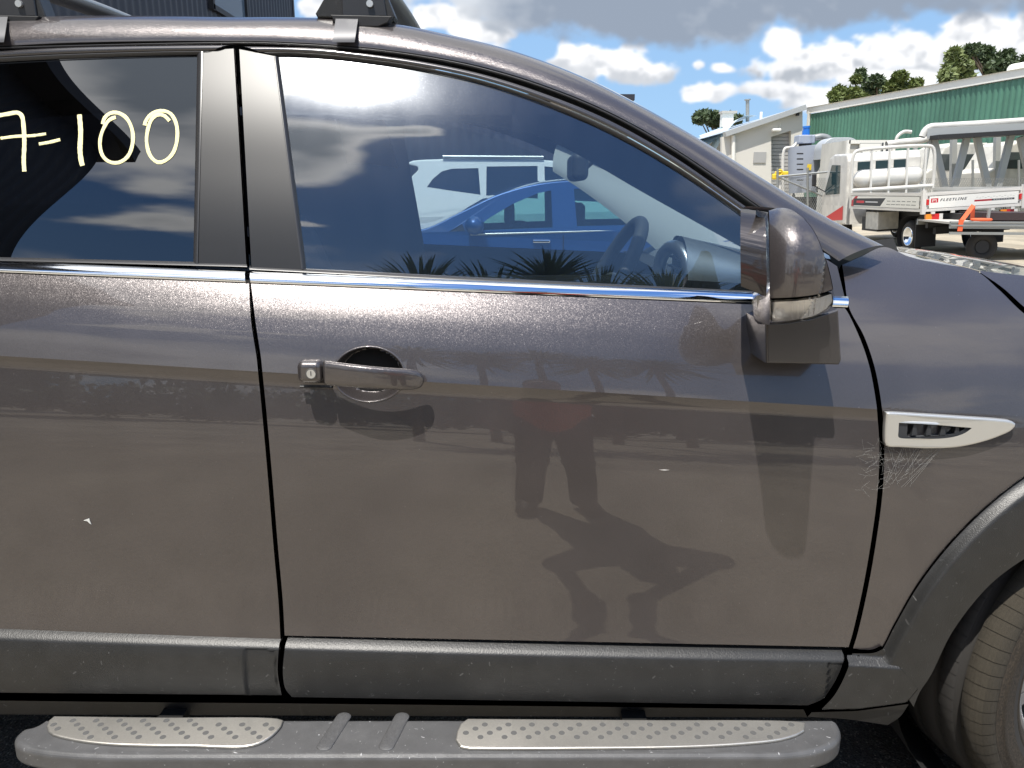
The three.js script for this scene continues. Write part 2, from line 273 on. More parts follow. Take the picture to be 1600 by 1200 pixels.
const suv = thing('sport_utility_vehicle', 'dark purple-grey sport utility vehicle with roof rack, silver side vent and running board', 'car');
const far = (g) => { const c = g.clone(); c.applyMatrix4(new THREE.Matrix4().makeScale(1, 1, -1)); c.translate(0, 0, -1.85); return c; };

// ---- outlines in photo pixels
const seamB = [[388, 437], [395, 500], [404, 560], [412, 640], [421, 740], [430, 850], [438, 940], [441, 996]];
const seamF = [[1316, 455], [1323, 481], [1346, 525], [1363, 575], [1374, 637], [1378, 700], [1375, 770], [1366, 840], [1352, 920], [1336, 990], [1329, 1014]];
const shift = (pts, d) => pts.map(([x, y]) => [x + d, y]);
const cut = (pts, y0, y1) => { const o = [], f = (k, y) => { const [a, b] = [pts[k], pts[k + 1]], t = (y - a[1]) / (b[1] - a[1]); return [mix(a[0], b[0], t), y]; }; for (let k = 0; k < pts.length - 1; k++) { if (pts[k][1] <= y0 && y0 < pts[k + 1][1]) o.push(f(k, y0)); if (pts[k + 1][1] > y0 && pts[k + 1][1] < y1) o.push(pts[k + 1]); if (pts[k][1] < y1 && y1 <= pts[k + 1][1]) o.push(f(k, y1)); } return o; };
const creasePx = (x) => 556 + (640 - 556) * x / 1378, chromePx = (x) => 425 + 55 * x / 1325, cladPx = (x) => 981 + 35 * x / 1320;

function doorPanels(xl, xr, name, label) {   // xl, xr: edge polylines
  const yc = [xl, xr].map((e) => { let y = 590; for (let i = 0; i < 6; i++) { const q = cut(e, y, 990)[0]; y = creasePx(q[0]); } return y; });
  const L1 = cut(xl, 440, yc[0]), L2 = cut(xl, yc[0], 993), R1 = cut(xr, 470, yc[1]), R2 = cut(xr, yc[1], 1011);
  L1[0][1] = chromePx(L1[0][0]) + 2; R1[0][1] = chromePx(R1[0][0]) + 2;
  const e = (a) => a[a.length - 1], hasCup = name === 'front_door' ? (F) => (x, y) => F(x, y) + cup(x, y) : (F) => F;
  const up = panel(l2(L1[0], R1[0]), l2(e(L1), e(R1)), path(L1), path(R1), 300, 46, hasCup(sUp), hasCup(sUp), 'TRL');
  const lo = panel(l2(L2[0], R2[0]), l2(e(L2), e(R2)), path(L2), path(R2), 300, 150, hasCup(sLow), hasCup(sLow), 'RBL');
  return part(suv, name, [up, lo], M.paint, label);
}
const frontDoor = doorPanels(shift(seamB, 4), shift(seamF, -4), 'front_door');
const edgeR = [[-330, 411], [-335, 500], [-350, 560], [-380, 640], [-400, 740], [-400, 850], [-380, 940], [-360, 975], [-350, 990]];
const rearDoor = doorPanels([[-330, 380], [-332, 411], [-335, 500], [-350, 560], [-380, 640], [-400, 740], [-400, 850], [-380, 940], [-360, 975], [-350, 999]], shift(seamB.map(([x, y]) => [x, y === 437 ? 430 : y]).concat([[441.5, 1012]]), -3), 'rear_door');
// quarter panel behind the rear door, mostly out of the picture
part(suv, 'rear_quarter_panel', gridGeo(60, 60, (u, v) => { const x = mix(-2.45, -1.34, u), y = mix(.42, 1.21, v); return V(x, y, S(Math.max(x, -1.4), y) - .10 * Math.pow(Math.max(0, -1.4 - x), 2) * .6); }), M.paint);

// ---- front wing
{
  const T = path([[1316, 414], [1345, 401], [1381, 386], [1420, 401], [1470, 413], [1524, 423], [1560, 452], [1600, 490], [1660, 530], [1760, 560]], false);
  const B = path([[1333, 1013], [1352, 1015], [1374, 1014], [1397, 975], [1432, 914], [1482, 849], [1542, 789], [1600, 744], [1680, 700], [1760, 676]]);
  const L = path([[1316, 414], [1320, 440], ...shift(seamF, 4).slice(1, 10), [1333, 1013]]), R = l2([1760, 560], [1760, 676]);
  part(suv, 'front_wing', panel(T, B, L, R, 150, 170, S, S, 'TBL'), M.paint);
}
// bonnet: its shoulder beside the wing and the top running across
{
  const T = path([[1531, 423], [1565, 427], [1604, 431], [1680, 440], [1764, 452]]), B = path([[1532, 426], [1566, 449], [1607, 485], [1666, 524], [1764, 553]]);
  const edge = lay([[1531, 423], [1565, 427], [1604, 431], [1680, 440], [1764, 452]], S, 60), x0 = edge(0).x, y0 = edge(0).y, z0 = edge(0).z;
  const rise = (v) => .022 * Math.sin(Math.PI * Math.min(1, v * 1.05)) - .05 * Math.pow(v, 6);
  const top = gridGeo(60, 60, (u, v) => { const a = edge(u); return V(a.x, a.y + rise(v), mix(a.z, -1.85 - a.z, v)); });
  part(suv, 'bonnet', [panel(T, B, l2([1531, 423], [1532, 426]), l2([1764, 452], [1764, 553]), 70, 24, S, S, 'B'), top], M.paint);
  part(suv, 'bonnet_rear_edge', gridGeo(30, 60, (u, v) => V(mix(x0 - .30 * Math.pow(Math.sin(Math.PI * v), .8), x0 + .002, u), y0 + rise(v) - .001 - .012 * Math.pow(1 - u, 3), mix(z0 - .003, -1.85 - z0, v))), M.paint);
  part(suv, 'cowl', gridGeo(20, 30, (u, v) => V(mix(.42, .93, u), 1.13 - .01 * u, mix(-.26, -1.62, v))), M.black);
}
// dark structure behind the shut lines
part(suv, 'inner_structure', [gridGeo(90, 60, (u, v) => { const x = mix(-2.4, .84, u), y = mix(.36, 1.19, v); return V(x, y, S(Math.max(x, -1.4), y) - .035); }), gridGeo(30, 20, (u, v) => { const x = mix(.6, 1.5, u), y = mix(.84, 1.16, v); return V(x, y, S(x, y) - .05); })], M.black);

part(suv, 'wing_joint', sheet(l2([1290, 386], [1396, 372]), l2([1312, 440], [1410, 412]), l2([1290, 386], [1312, 440]), l2([1396, 372], [1410, 412]), 20, 12, (x, y) => S(x, y) - .03), M.black);
// ---- chrome waist strips
function chromeStrip(x0, x1, name = 'waist_strip') {
  const a = [], b = [], n = 80; for (let i = 0; i <= n; i++) { const x = mix(x0, x1, i / n), yb = chromePx(x); let p = onto(x, yb, sUp); p.z += .001; a.push(p); const q = P(x, yb - 17.5, p.z - .021); b.push(q); }
  return part(suv, name, loft(path(a, true), path(b, true), n, 12, .006, V(0, .55, .83), .7), M.chrome);
}
chromeStrip(392, 1176); chromeStrip(-330, 384); chromeStrip(1300, 1324);
// rubber wiper lip above the chrome
part(suv, 'glass_wiper_seal', loft(lay([[390, 421], [1180, 461]], (x, y) => G(x, y) + .012, 60, true), lay([[390, 415], [1180, 455]], (x, y) => G(x, y) + .002, 60, true), 60, 4, .002), M.seal);
part(suv, 'glass_wiper_seal', loft(lay([[-330, 399], [386, 417]], (x, y) => G(x, y) + .012, 60, true), lay([[-330, 394], [386, 411]], (x, y) => G(x, y) + .002, 60, true), 60, 4, .002), M.seal);

// ---- glasshouse
const K = [[-1000, 150], [-600, 104], [-330, 84], [-60, 75], [0, 72], [100, 67], [250, 64], [365, 64], [430, 65], [560, 73], [650, 84], [750, 103], [850, 133], [950, 174], [1050, 229], [1150, 297], [1230, 352], [1311, 408]];
const U = [[-1000, 80], [-600, 45], [-330, 34], [-60, 29], [0, 28], [100, 25], [250, 25], [365, 27], [430, 27], [520, 29], [620, 38], [700, 54], [800, 79], [900, 116], [1000, 165], [1100, 222], [1200, 284], [1300, 344], [1381, 384]];
const F1f = [[374, 73], [430, 74], [500, 76], [560, 83], [650, 95], [750, 115], [850, 146], [950, 187], [1050, 243], [1150, 312], [1190, 340]];
const Ef = [[432, 88], [450, 87], [500, 90], [560, 96], [650, 109], [750, 131], [850, 164], [950, 207], [1050, 263], [1150, 331], [1184, 357]];
const F1r = [[-330, 100], [-60, 84], [0, 80], [100, 75], [250, 72], [364, 71]];
const Er = [[-330, 118], [-60, 102], [0, 97], [100, 92], [250, 87], [308, 86]];
const Gp = (d) => (x, y) => G(x, y) + d;
const Kp = lay(K, Gp(.008), 160), Up = (() => { const f = path(U), a = []; for (let i = 0; i <= 160; i++) { const q = f(i / 160), kx = Kp(i / 160), d = mix(.058, .045, sstep(.6, 1, i / 160)); a.push(P(q.x, q.y, kx.z - d)); } return path(a, true); })();
const stripGeo = loft(Kp, Up, 220, 22, .012, V(0, .72, .69), .8);
part(suv, 'roof_side_rail', stripGeo, M.paint);
part(suv, 'roof_side_rail', far(stripGeo), M.paint);
{ // roof skin and windscreen
  const uw = .655, mir = (p) => V(p.x, p.y, -1.85 - p.z);
  part(suv, 'roof', gridGeo(60, 24, (u, v) => { const a = Up(u * uw), b = mir(a); return a.lerp(b, v).add(V(0, .045 * 4 * v * (1 - v), 0)); }), M.paint);
  part(suv, 'headliner', gridGeo(60, 24, (u, v) => { const a = Up(u * uw), b = mir(a); a.y -= .03; b.y -= .03; return a.lerp(b, v).add(V(0, .035 * 4 * v * (1 - v), 0)); }), M.trimDark);
  part(suv, 'windscreen', gridGeo(40, 24, (u, v) => { const a = Up(mix(uw + .004, .995, u)), b = mir(a); a.y -= .006; b.y -= .006; return a.lerp(b, v).add(V(.07 * 4 * v * (1 - v), .045 * 4 * v * (1 - v), 0)); }), M.glassClear);
}
// black channel under the roof rail, then the door frames
const chan = loft(lay(K, Gp(.004), 120), lay([...F1r.slice(0, -1), ...F1f], Gp(-.016), 120), 120, 3, 0);
part(suv, 'roof_channel', chan, M.rubber);
part(suv, 'roof_channel', loft(lay([[-330, 86], [0, 74], [365, 66], [430, 67], [560, 75], [650, 86], [750, 105], [850, 135], [950, 176], [1050, 231], [1150, 299], [1190, 327]], Gp(.007), 100), lay([[-330, 90], [0, 77], [365, 69], [430, 70], [560, 78], [650, 89], [750, 109], [850, 139], [950, 180], [1050, 236], [1150, 304], [1190, 331]], Gp(.006), 100), 100, 4, .003), M.seal);
const midF = F1f.map((p, i) => [mix(p[0], Ef[i][0], .52), mix(p[1], Ef[i][1], .52)]), midR = F1r.map((p, i) => [mix(p[0], Er[i][0], .5), mix(p[1], Er[i][1], .5)]);
const mid2F = F1f.map((p, i) => [mix(p[0], Ef[i][0], .60), mix(p[1], Ef[i][1], .60)]), mid2R = F1r.map((p, i) => [mix(p[0], Er[i][0], .58), mix(p[1], Er[i][1], .58)]);
part(suv, 'window_frame', loft(lay(F1f, Gp(.006), 100), lay(midF, Gp(.010), 100), 120, 8, .005, V(0, .5, .87), .7), M.trimGloss);
part(suv, 'window_frame', loft(lay(mid2F, Gp(.009), 100), lay(Ef, Gp(.002), 100), 120, 8, .003, V(0, .5, .87), .7), M.seal);
part(suv, 'window_frame', loft(lay(F1r, Gp(.006), 80), lay(midR, Gp(.010), 80), 90, 8, .005, V(0, .5, .87), .7), M.trimGloss);
part(suv, 'window_frame', loft(lay(mid2R, Gp(.009), 80), lay(Er, Gp(.002), 80), 90, 8, .003, V(0, .5, .87), .7), M.seal);
// pillar covers
const appF = panel(l2([374, 77], [430, 88]), l2([393, 418], [472, 421]), l2([374, 77], [393, 418]), l2([430, 88], [472, 421]), 14, 60, Gp(.008), Gp(.008), 'TRBL', .012);
const appR = panel(l2([316, 79], [365, 76]), l2([308, 412], [385, 416]), l2([316, 79], [308, 412]), l2([365, 76], [385, 416]), 14, 60, Gp(.008), Gp(.008), 'TRBL', .012);
part(suv, 'pillar_cover', appF, M.applique); part(suv, 'pillar_cover', appR, M.applique);
const runF = loft(lay([[428, 88], [471, 421]], Gp(.010), 40, true), lay([[436, 90], [479, 422]], Gp(.001), 40, true), 40, 6, .003), runR = loft(lay([[317, 80], [309, 413]], Gp(.010), 40, true), lay([[308, 86], [302, 412]], Gp(.001), 40, true), 40, 6, .003);
part(suv, 'glass_run_seal', runF, M.seal); part(suv, 'glass_run_seal', runR, M.seal);
// near glass
const frontGlass = sheet(path(Ef.map(([x, y], i) => [x - (i ? 0 : 6), y - 4])), l2([470, 432], [1184, 464]), l2([426, 84], [470, 432]), l2([1184, 353], [1184, 464]), 90, 60, G);
const frontWindow = part(suv, 'front_window', frontGlass, M.glassFront);
const lift = (g, d) => { const c = g.clone(), p = c.attributes.position; for (let i = 0; i < p.count; i++) p.setZ(i, p.getZ(i) + d); return c; };
part(frontWindow, 'dust_film', lift(frontGlass, .0015), M.film);
const rearGlassGeo = sheet(path(Er.map(([x, y]) => [x + 3, y - 4])), l2([-330, 404], [306, 418]), l2([-327, 114], [-330, 404]), l2([311, 82], [306, 418]), 70, 50, G);
const rearWindow = part(suv, 'rear_window', rearGlassGeo, M.glassDark);
// hand-painted price digits on the rear window
function stroke(pts, w, name) {
  const f = path(pts), A = [], B = [], n = 40, r = rng(pts.length * 31 + Math.round(pts[0][0])); for (let i = 0; i <= n; i++) { const u = i / n, q = f(u), t = f(Math.min(1, u + .02)).sub(f(Math.max(0, u - .02))).normalize(), k = (w * .86 + (r() - .5) * 1.3) / 2 * (Array.isArray(w) ? 1 : 1); A.push(onto(q.x + t.y * k, q.y - t.x * k, Gp(.0012))); B.push(onto(q.x - t.y * k, q.y + t.x * k, Gp(.0012))); }
  const m = part(rearWindow, name, loft(path(A, true), path(B, true), 44, 3, .0006, V(0, .4, .9)), M.marker); return m;
}
stroke([[-6, 181], [12, 178], [28, 176], [34, 181], [37, 200], [38, 225], [37, 250], [38, 268]], 7.5, 'digit_seven');
stroke([[1, 216], [25, 213], [50, 212], [72, 209]], 5, 'digit_seven_bar');
stroke([[61, 225], [78, 222], [94, 218]], 5.5, 'dash');
stroke([[124, 179], [126, 205], [125, 235], [127, 252], [129, 259]], 8.5, 'digit_one');
stroke([[181, 183], [171, 187], [161, 202], [156, 222], [160, 243], [171, 253], [186, 254], [200, 244], [207, 225], [207, 205], [199, 186], [187, 177], [174, 176], [164, 183], [160, 194]], 6.5, 'digit_zero');
stroke([[265, 189], [256, 180], [246, 179], [237, 186], [231, 202], [229, 222], [235, 244], [247, 254], [260, 250], [271, 238], [277, 215], [275, 192], [265, 176], [251, 173], [238, 177], [228, 188], [226, 196]], 6.5, 'digit_zero');

// ---- quarter sail in front of the front window, under the mirror
part(suv, 'mirror_sail', panel(path([[1181, 350], [1190, 341], [1240, 372], [1308, 416]], true), l2([1181, 461], [1320, 466]), l2([1181, 350], [1181, 461]), l2([1308, 416], [1320, 466]), 30, 20, Gp(.006), Gp(.006)), M.paint);

// ---- door handle
{
  const handle = new THREE.Group(); handle.name = 'door_handle'; suv.add(handle);
  const cupRim = (u, v) => { const a = u * 2 * Math.PI, r = mix(1.045, .84, v), x = cupAt.x + .067 * r * Math.cos(a), y = cupAt.y + .0505 * r * Math.sin(a); return V(x, y, S(x, y) + (v < .02 ? -.001 : .0011 * sstep(0, .12, v) * (1 - .0 * v)) + .88 * cup(x, y)); };
  part(handle, 'cup_rim', gridGeo(160, 26, cupRim), M.paint);
  const c0 = P(503, 584, .04), c1 = P(662, 594, .03);
  part(handle, 'grip', gridGeo(60, 24, (u, v) => { const a = v * 2 * Math.PI, e = Math.min(1, Math.pow(Math.max(0, 1 - Math.pow(Math.max(0, (u - .8) / .2), 3)), .5)), s0 = Math.min(1, u / .015), h = mix(.0225, .0185, u) * (u > .8 ? mix(.25, 1, e) : 1) * s0, d = .0095 * (u > .85 ? mix(.35, 1, e) : 1) * s0, sq = (t) => Math.sign(t) * Math.pow(Math.abs(t), .62);
    return V(mix(c0.x, c1.x, u), mix(c0.y, c1.y, u) + h * sq(Math.sin(a)) + .0015 * Math.sin(Math.PI * u), .028 + .016 * Math.sin(Math.PI * clamp(u * .93 + .05)) + d * sq(Math.cos(a))); }), M.paint);
  const k = P(483, 582, .035); part(handle, 'lock_cap', rbox(.0455, .0415, .034, k.x + .001, k.y, .024, .012), M.paint);
  const lock = new THREE.CylinderGeometry(.0085, .0085, .004, 28).rotateX(Math.PI / 2).translate(k.x + .005, k.y - .001, .0405);
  part(handle, 'key_lock', [lock], M.silver); part(handle, 'key_slot', [box(.0018, .008, .002, k.x + .005, k.y, .0422), new THREE.TorusGeometry(.0088, .0011, 8, 28).translate(k.x + .005, k.y - .001, .0418)], M.dot);
  part(handle, 'grip_gasket', gridGeo(50, 12, (u, v) => { const q = P(mix(470, 520, u), mix(603, 604, u), .004), a = v * 6.283; return V(q.x, q.y + .003 * Math.sin(a), .006 + .006 * Math.cos(a)); }), M.rubber);
}

// ---- side vent on the wing
{
  const vent = part(suv, 'side_vent', moulding([[1380, 642], [1383, 641.5], [1440, 644.5], [1510, 649], [1558, 652.5], [1574, 655], [1581, 660], [1575, 669], [1555, 679], [1525, 689], [1490, 696], [1450, 698], [1400, 696], [1382, 695], [1379, 692], [1378, 668]], [[[1396, 654], [1440, 656], [1490, 660], [1516, 664], [1506, 674], [1490, 681], [1465, 685], [1430, 685], [1396, 682], [1395, 668]]], S, .014, .004), M.silver);
  part(vent, 'vent_backing', moulding([[1392, 650], [1520, 662], [1500, 684], [1392, 686]], [], S, .002, 0, false, .0005), M.black);
  part(vent, 'vent_surround', moulding([[1394.5, 652.5], [1440, 654.5], [1490, 658.5], [1519, 663], [1508, 675], [1491, 683], [1465, 687], [1430, 687], [1394.5, 684], [1393.5, 668]], [[[1413, 659], [1440, 660], [1480, 663], [1505, 666], [1496, 673], [1480, 678], [1450, 680], [1413, 680], [1412.5, 668]]], S, .010, .0015), M.trimDark);
  for (const x of [1424, 1446, 1468, 1490]) part(vent, 'vent_fin', moulding([[x, 660], [x + 4, 661], [x + 6, 678], [x - 3, 679]], [], S, .009, .001, false), M.trimDark);
}

// ---- cobweb across the shut line below the vent
{
  const r = rng(77), web = [], at = (x, y, d) => onto(x, y, (a, c) => S(a, c) + d);
  for (let k = 0; k < 190; k++) { const x = mix(1345, 1470, Math.pow(r(), 1.1)), y = mix(696, 768, r()); if (y > 770 - (x - 1380) * .75 && x > 1385) continue; const a = r() * 6.28, l = 5 + r() * 16; web.push(bar(at(x, y, .001 + r() * .004), at(x + Math.cos(a) * l, y + Math.sin(a) * l, .001 + r() * .004), .0001, 3)); }
  for (let k = 0; k < 16; k++) { const x = mix(1385, 1475, r()); web.push(bar(at(x, 697, .008), at(mix(1380, 1430, r()), mix(725, 765, r()), .001), .00014, 3)); }
  const m = part(suv, 'cobweb', web, std([.34, .34, .33], .8)); m.userData.kind = 'stuff';
}
part(rearDoor, 'bird_dropping', moulding([[131, 813], [136, 811], [140, 810], [141, 814], [143, 819], [140, 817], [137, 814]], [], S, .0012, 0, false, .0002), std([.6, .6, .57], .9));
part(frontDoor, 'paint_scuff', moulding([[1030, 734], [1038, 733.4], [1046, 734.2], [1038, 735.2]], [], S, .0006, 0, false, .0002), std([.5, .48, .46], .9));
// ---- sill cladding
const cladF = panel(l2([447, 997.5], [1322, 1018]), path([[456, 1089], [900, 1096], [1262, 1102]], true), path([[447, 997.5], [442, 1050], [446, 1076], [456, 1089]]), path([[1322, 1018], [1314, 1045], [1298, 1078], [1285, 1092], [1262, 1102]]), 200, 40, C, C, 'TRBL', .03);
const cladR = panel(l2([-340, 975], [437, 993.5]), l2([-340, 1079], [440, 1086]), l2([-340, 975], [-340, 1079]), path([[437, 993.5], [434, 1050], [440, 1086]]), 200, 40, C, C, 'TRBL', .03);
part(suv, 'door_cladding', cladF, M.plastic); part(suv, 'door_cladding', cladR, M.plastic);
const zSill = (x, y) => -.006 + plan(x) - .10 * Math.pow(Math.max(0, .335 - y) / .06, 2) * .06;
part(suv, 'sill', panel(path([[-340, 1091], [195, 1097], [440, 1099], [900, 1104], [1290, 1109]], true), l2([-340, 1115], [1280, 1121]), l2([-340, 1091], [-340, 1115]), l2([1290, 1109], [1280, 1121]), 120, 10, zSill, zSill, 'TB', .05), M.plastic);
part(suv, 'sill_underside', gridGeo(60, 10, (u, v) => V(mix(-2.4, .95, u), .36 - .09 * sstep(0, 1, v), mix(-.075, -.11, v))), M.black);
// wheel arch moulding
{
  const Sa = (d) => (x, y) => sLow(x, y) + d, A = lay([[1371, 1020], [1377, 1017], [1399, 977], [1434, 917], [1484, 852], [1544, 792], [1602, 747], [1682, 703], [1762, 680]], Sa(.004), 90), B = lay([[1421, 1096], [1430, 1074], [1447, 1048], [1482, 978], [1540, 906], [1600, 862], [1640, 842], [1700, 822], [1762, 812]], Sa(.008), 90);
  const mouldA = gridGeo(90, 26, (u, v) => { const p = A(u).lerp(B(u), v); p.z += .017 * sstep(0, .16, v) + .004 * Math.sin(Math.PI * v); return p; });
  const lip = gridGeo(90, 6, (u, v) => { const p = B(u); p.z += .017 - .09 * v; p.x += .006 * v; return p; });
  const foot = panel(path([[1332, 1021], [1366, 1020], [1380, 1014]]), path([[1284, 1108], [1340, 1107], [1416, 1097], [1434, 1076]], true), path([[1332, 1021], [1322, 1052], [1304, 1086], [1284, 1108]]), l2([1380, 1014], [1434, 1076]), 30, 30, (x, y) => sLow(x, y) + .010 + .0185 * sstep(-.004, .012, yClad(x) - y), (x, y) => sLow(x, y) + .010 + .0185 * sstep(-.004, .012, yClad(x) - y), 'TBL', .03);
  part(suv, 'wheel_arch_moulding', [mouldA, lip, foot], M.plastic);
  const low = (x, y) => sLow(x, y) + .017 - .25 * Math.max(0, .34 - y);
  part(suv, 'arch_foot_lip', panel(path([[1268, 1113], [1340, 1111], [1420, 1100]], true), path([[1262, 1120], [1325, 1124], [1387, 1133]]), l2([1268, 1113], [1262, 1120]), path([[1420, 1100], [1406, 1120], [1387, 1133]]), 30, 12, low, low, 'TRBL', .03), M.plastic);
}
// ---- front wheel
const hub = V(1.225, .357, -.19);
{
  const wheel = new THREE.Group(); wheel.name = 'front_wheel'; wheel.position.copy(hub); wheel.rotation.y = .38; suv.add(wheel);
  const lathe = (pts, n = 96, s = 0, l = Math.PI * 2) => new THREE.LatheGeometry(pts.map(([r, z]) => new THREE.Vector2(r, z)), n, s, l).rotateX(Math.PI / 2);
  part(wheel, 'tyre', lathe([[.215, .085], [.225, .098], [.25, .112], [.285, .117], [.315, .113], [.335, .103], [.343, .088], [.346, .062], [.338, .060], [.338, .048], [.349, .046], [.350, .008], [.341, .006], [.341, -.006], [.350, -.008], [.349, -.046], [.338, -.048], [.338, -.060], [.346, -.062], [.343, -.09], [.315, -.113], [.25, -.11], [.215, -.085]]), M.tyre);
  part(wheel, 'sidewall', lathe([[.216, .0862], [.226, .0995], [.240, .1085], [.243, .1115], [.247, .1120], [.249, .1100], [.268, .1155], [.288, .1186], [.291, .1205], [.297, .1205], [.300, .1178], [.314, .1146]]), M.tyreDust);
  const blk = lathe([[.336, .064], [.3505, .064], [.3495, .086], [.3415, .1045], [.330, .1115], [.318, .1158], [.31, .112]], 3, 0, 2 * Math.PI / 76 * .955), inner = lathe([[.338, .014], [.3535, .012], [.3528, .044], [.338, .046]], 3, 0, 2 * Math.PI / 76 * .96);
  for (let k = 0; k < 76; k++) { const b = part(wheel, 'tread_block', blk, M.tyreTread); b.rotation.z = k / 76 * Math.PI * 2; }
  for (let k = 0; k < 76; k++) { const b = part(wheel, 'tread_block', inner, M.tyre); b.rotation.z = k / 76 * Math.PI * 2 + .02; }
  part(wheel, 'rim', lathe([[.19, -.08], [.19, .05], [.198, .07], [.214, .078], [.219, .086], [.214, .090], [.204, .086], [.196, .074]]), M.alloy);
  for (let k = 0; k < 5; k++) { const s = part(wheel, 'spoke', [beam(V(.0, .03, .055), V(.018, .198, .066), .028, .02), beam(V(.0, .03, .055), V(-.018, .198, .066), .028, .02)], M.alloy); s.rotation.z = k / 5 * 6.283 + .55; }
  part(wheel, 'hub_cap', new THREE.CylinderGeometry(.045, .055, .03, 30).rotateX(Math.PI / 2).translate(0, 0, .055), M.alloy);
  part(wheel, 'brake_disc', new THREE.CylinderGeometry(.15, .15, .02, 40).rotateX(Math.PI / 2).translate(0, 0, -.01), M.greySteel);
}
part(suv, 'wheel_well', [new THREE.CylinderGeometry(.415, .415, .42, 48, 1, true, 0, Math.PI * 2).rotateX(Math.PI / 2).translate(hub.x, hub.y + .02, -.27).applyMatrix4(new THREE.Matrix4()), new THREE.CircleGeometry(.415, 40).translate(hub.x, hub.y + .02, -.46)], M.black);

// ---- running board
{
  const h = .345, PY = (px, py, y = h) => { const a = (px - 800) / FOC, b = (600 - py) / FOC, dy = -sp + b * cp, dz = -cp - b * sp, t = (y - CAM[1]) / dy; return V(a * t, y, CAM[2] + dz * t); };
  const L = PY(14, 1160).x, Rr = PY(1326, 1152).x, zi = .072, zo = PY(800, 1183).z;
  const sh = new THREE.Shape(); sh.moveTo(L + .03, zi); sh.lineTo(Rr - .01, zi); sh.lineTo(Rr - .004, zo - .10); sh.bezierCurveTo(Rr, zo - .05, Rr - .04, zo - .01, Rr - .15, zo - .003); sh.lineTo(L + .22, zo); sh.bezierCurveTo(L + .08, zo - .004, L + .005, zo - .02, L, zo - .06); sh.bezierCurveTo(L, zo - .10, L + .02, zi + .04, L + .03, zi);
  const g = new THREE.ExtrudeGeometry(sh, { depth: .022, bevelEnabled: true, bevelSize: .010, bevelThickness: .010, bevelOffset: -.010, bevelSegments: 5, curveSegments: 24 }).rotateX(Math.PI / 2).translate(0, h - .010, 0);
  const board = part(suv, 'running_board', g, M.board);
  const plateGeo = (pts) => { const s = new THREE.Shape(path([...pts, pts[0]]) && Array.from({ length: 90 }, (_, i) => { const q = path([...pts, pts[0]])(i / 90), w = PY(q.x, q.y); return new THREE.Vector2(w.x, w.z); })); return new THREE.ExtrudeGeometry(s, { depth: .002, bevelEnabled: true, bevelSize: .003, bevelThickness: .002, bevelSegments: 3 }).rotateX(Math.PI / 2).translate(0, h + .004, 0); };
  const PL = [[86, 1124], [250, 1126], [425, 1127], [440, 1130], [434, 1142], [412, 1160], [385, 1168], [300, 1167], [170, 1164], [110, 1156], [80, 1146], [77, 1133]], PR = [[732, 1128], [1000, 1130], [1240, 1132], [1257, 1135], [1254, 1144], [1225, 1156], [1160, 1164], [1060, 1169], [900, 1171], [750, 1171], [722, 1169], [715, 1160], [722, 1135]];
  part(board, 'tread_plate', plateGeo(PL), M.plate); part(board, 'tread_plate', plateGeo(PR), M.plate);
  const inside = (p, poly) => { let c = false; for (let i = 0, j = poly.length - 1; i < poly.length; j = i++) if ((poly[i][1] > p[1]) !== (poly[j][1] > p[1]) && p[0] < (poly[j][0] - poly[i][0]) * (p[1] - poly[i][1]) / (poly[j][1] - poly[i][1]) + poly[i][0]) c = !c; return c; };
  const dotGeo = new THREE.CylinderGeometry(.0058, .0062, .003, 18), zA = PY(800, 1130).z, zB = PY(800, 1156).z;
  for (const poly of [PL, PR]) { const w = poly.map(([x, y]) => { const q = PY(x, y); return [q.x, q.z]; }), cx = w.reduce((s, q) => s + q[0], 0) / w.length, cz = w.reduce((s, q) => s + q[1], 0) / w.length, sm = w.map(([x, z]) => [cx + (x - cx) * .965, cz + (z - cz) * .80]);
    for (let r = 0; r < 5; r++) for (let k = -20; k < 45; k++) { const x = L + k * .0455 + r * (poly === PL ? .0148 : -.0175), z = mix(zA, zB, r / 4); if (!inside([x, z], sm)) continue; const d = part(board, 'rubber_dot', dotGeo, M.dot); d.position.set(x, h + .0048, z); } }
  for (const [x0, x1] of [[503, 539], [600, 630]]) { const a = PY(x0 + 4, 1166), b = PY(x1 - 2, 1120); const g2 = new THREE.CapsuleGeometry(.0125, a.distanceTo(b), 6, 16); g2.scale(1.2, 1, .3); g2.rotateX(Math.PI / 2); g2.rotateY(Math.atan2(b.x - a.x, b.z - a.z)); g2.translate((a.x + b.x) / 2, h, (a.z + b.z) / 2); part(board, 'tread_rib', g2, M.board); }
  for (const x of [-.7, .25]) part(board, 'bracket', box(.05, .02, .12, x, h - .05, -.02), M.black);
}

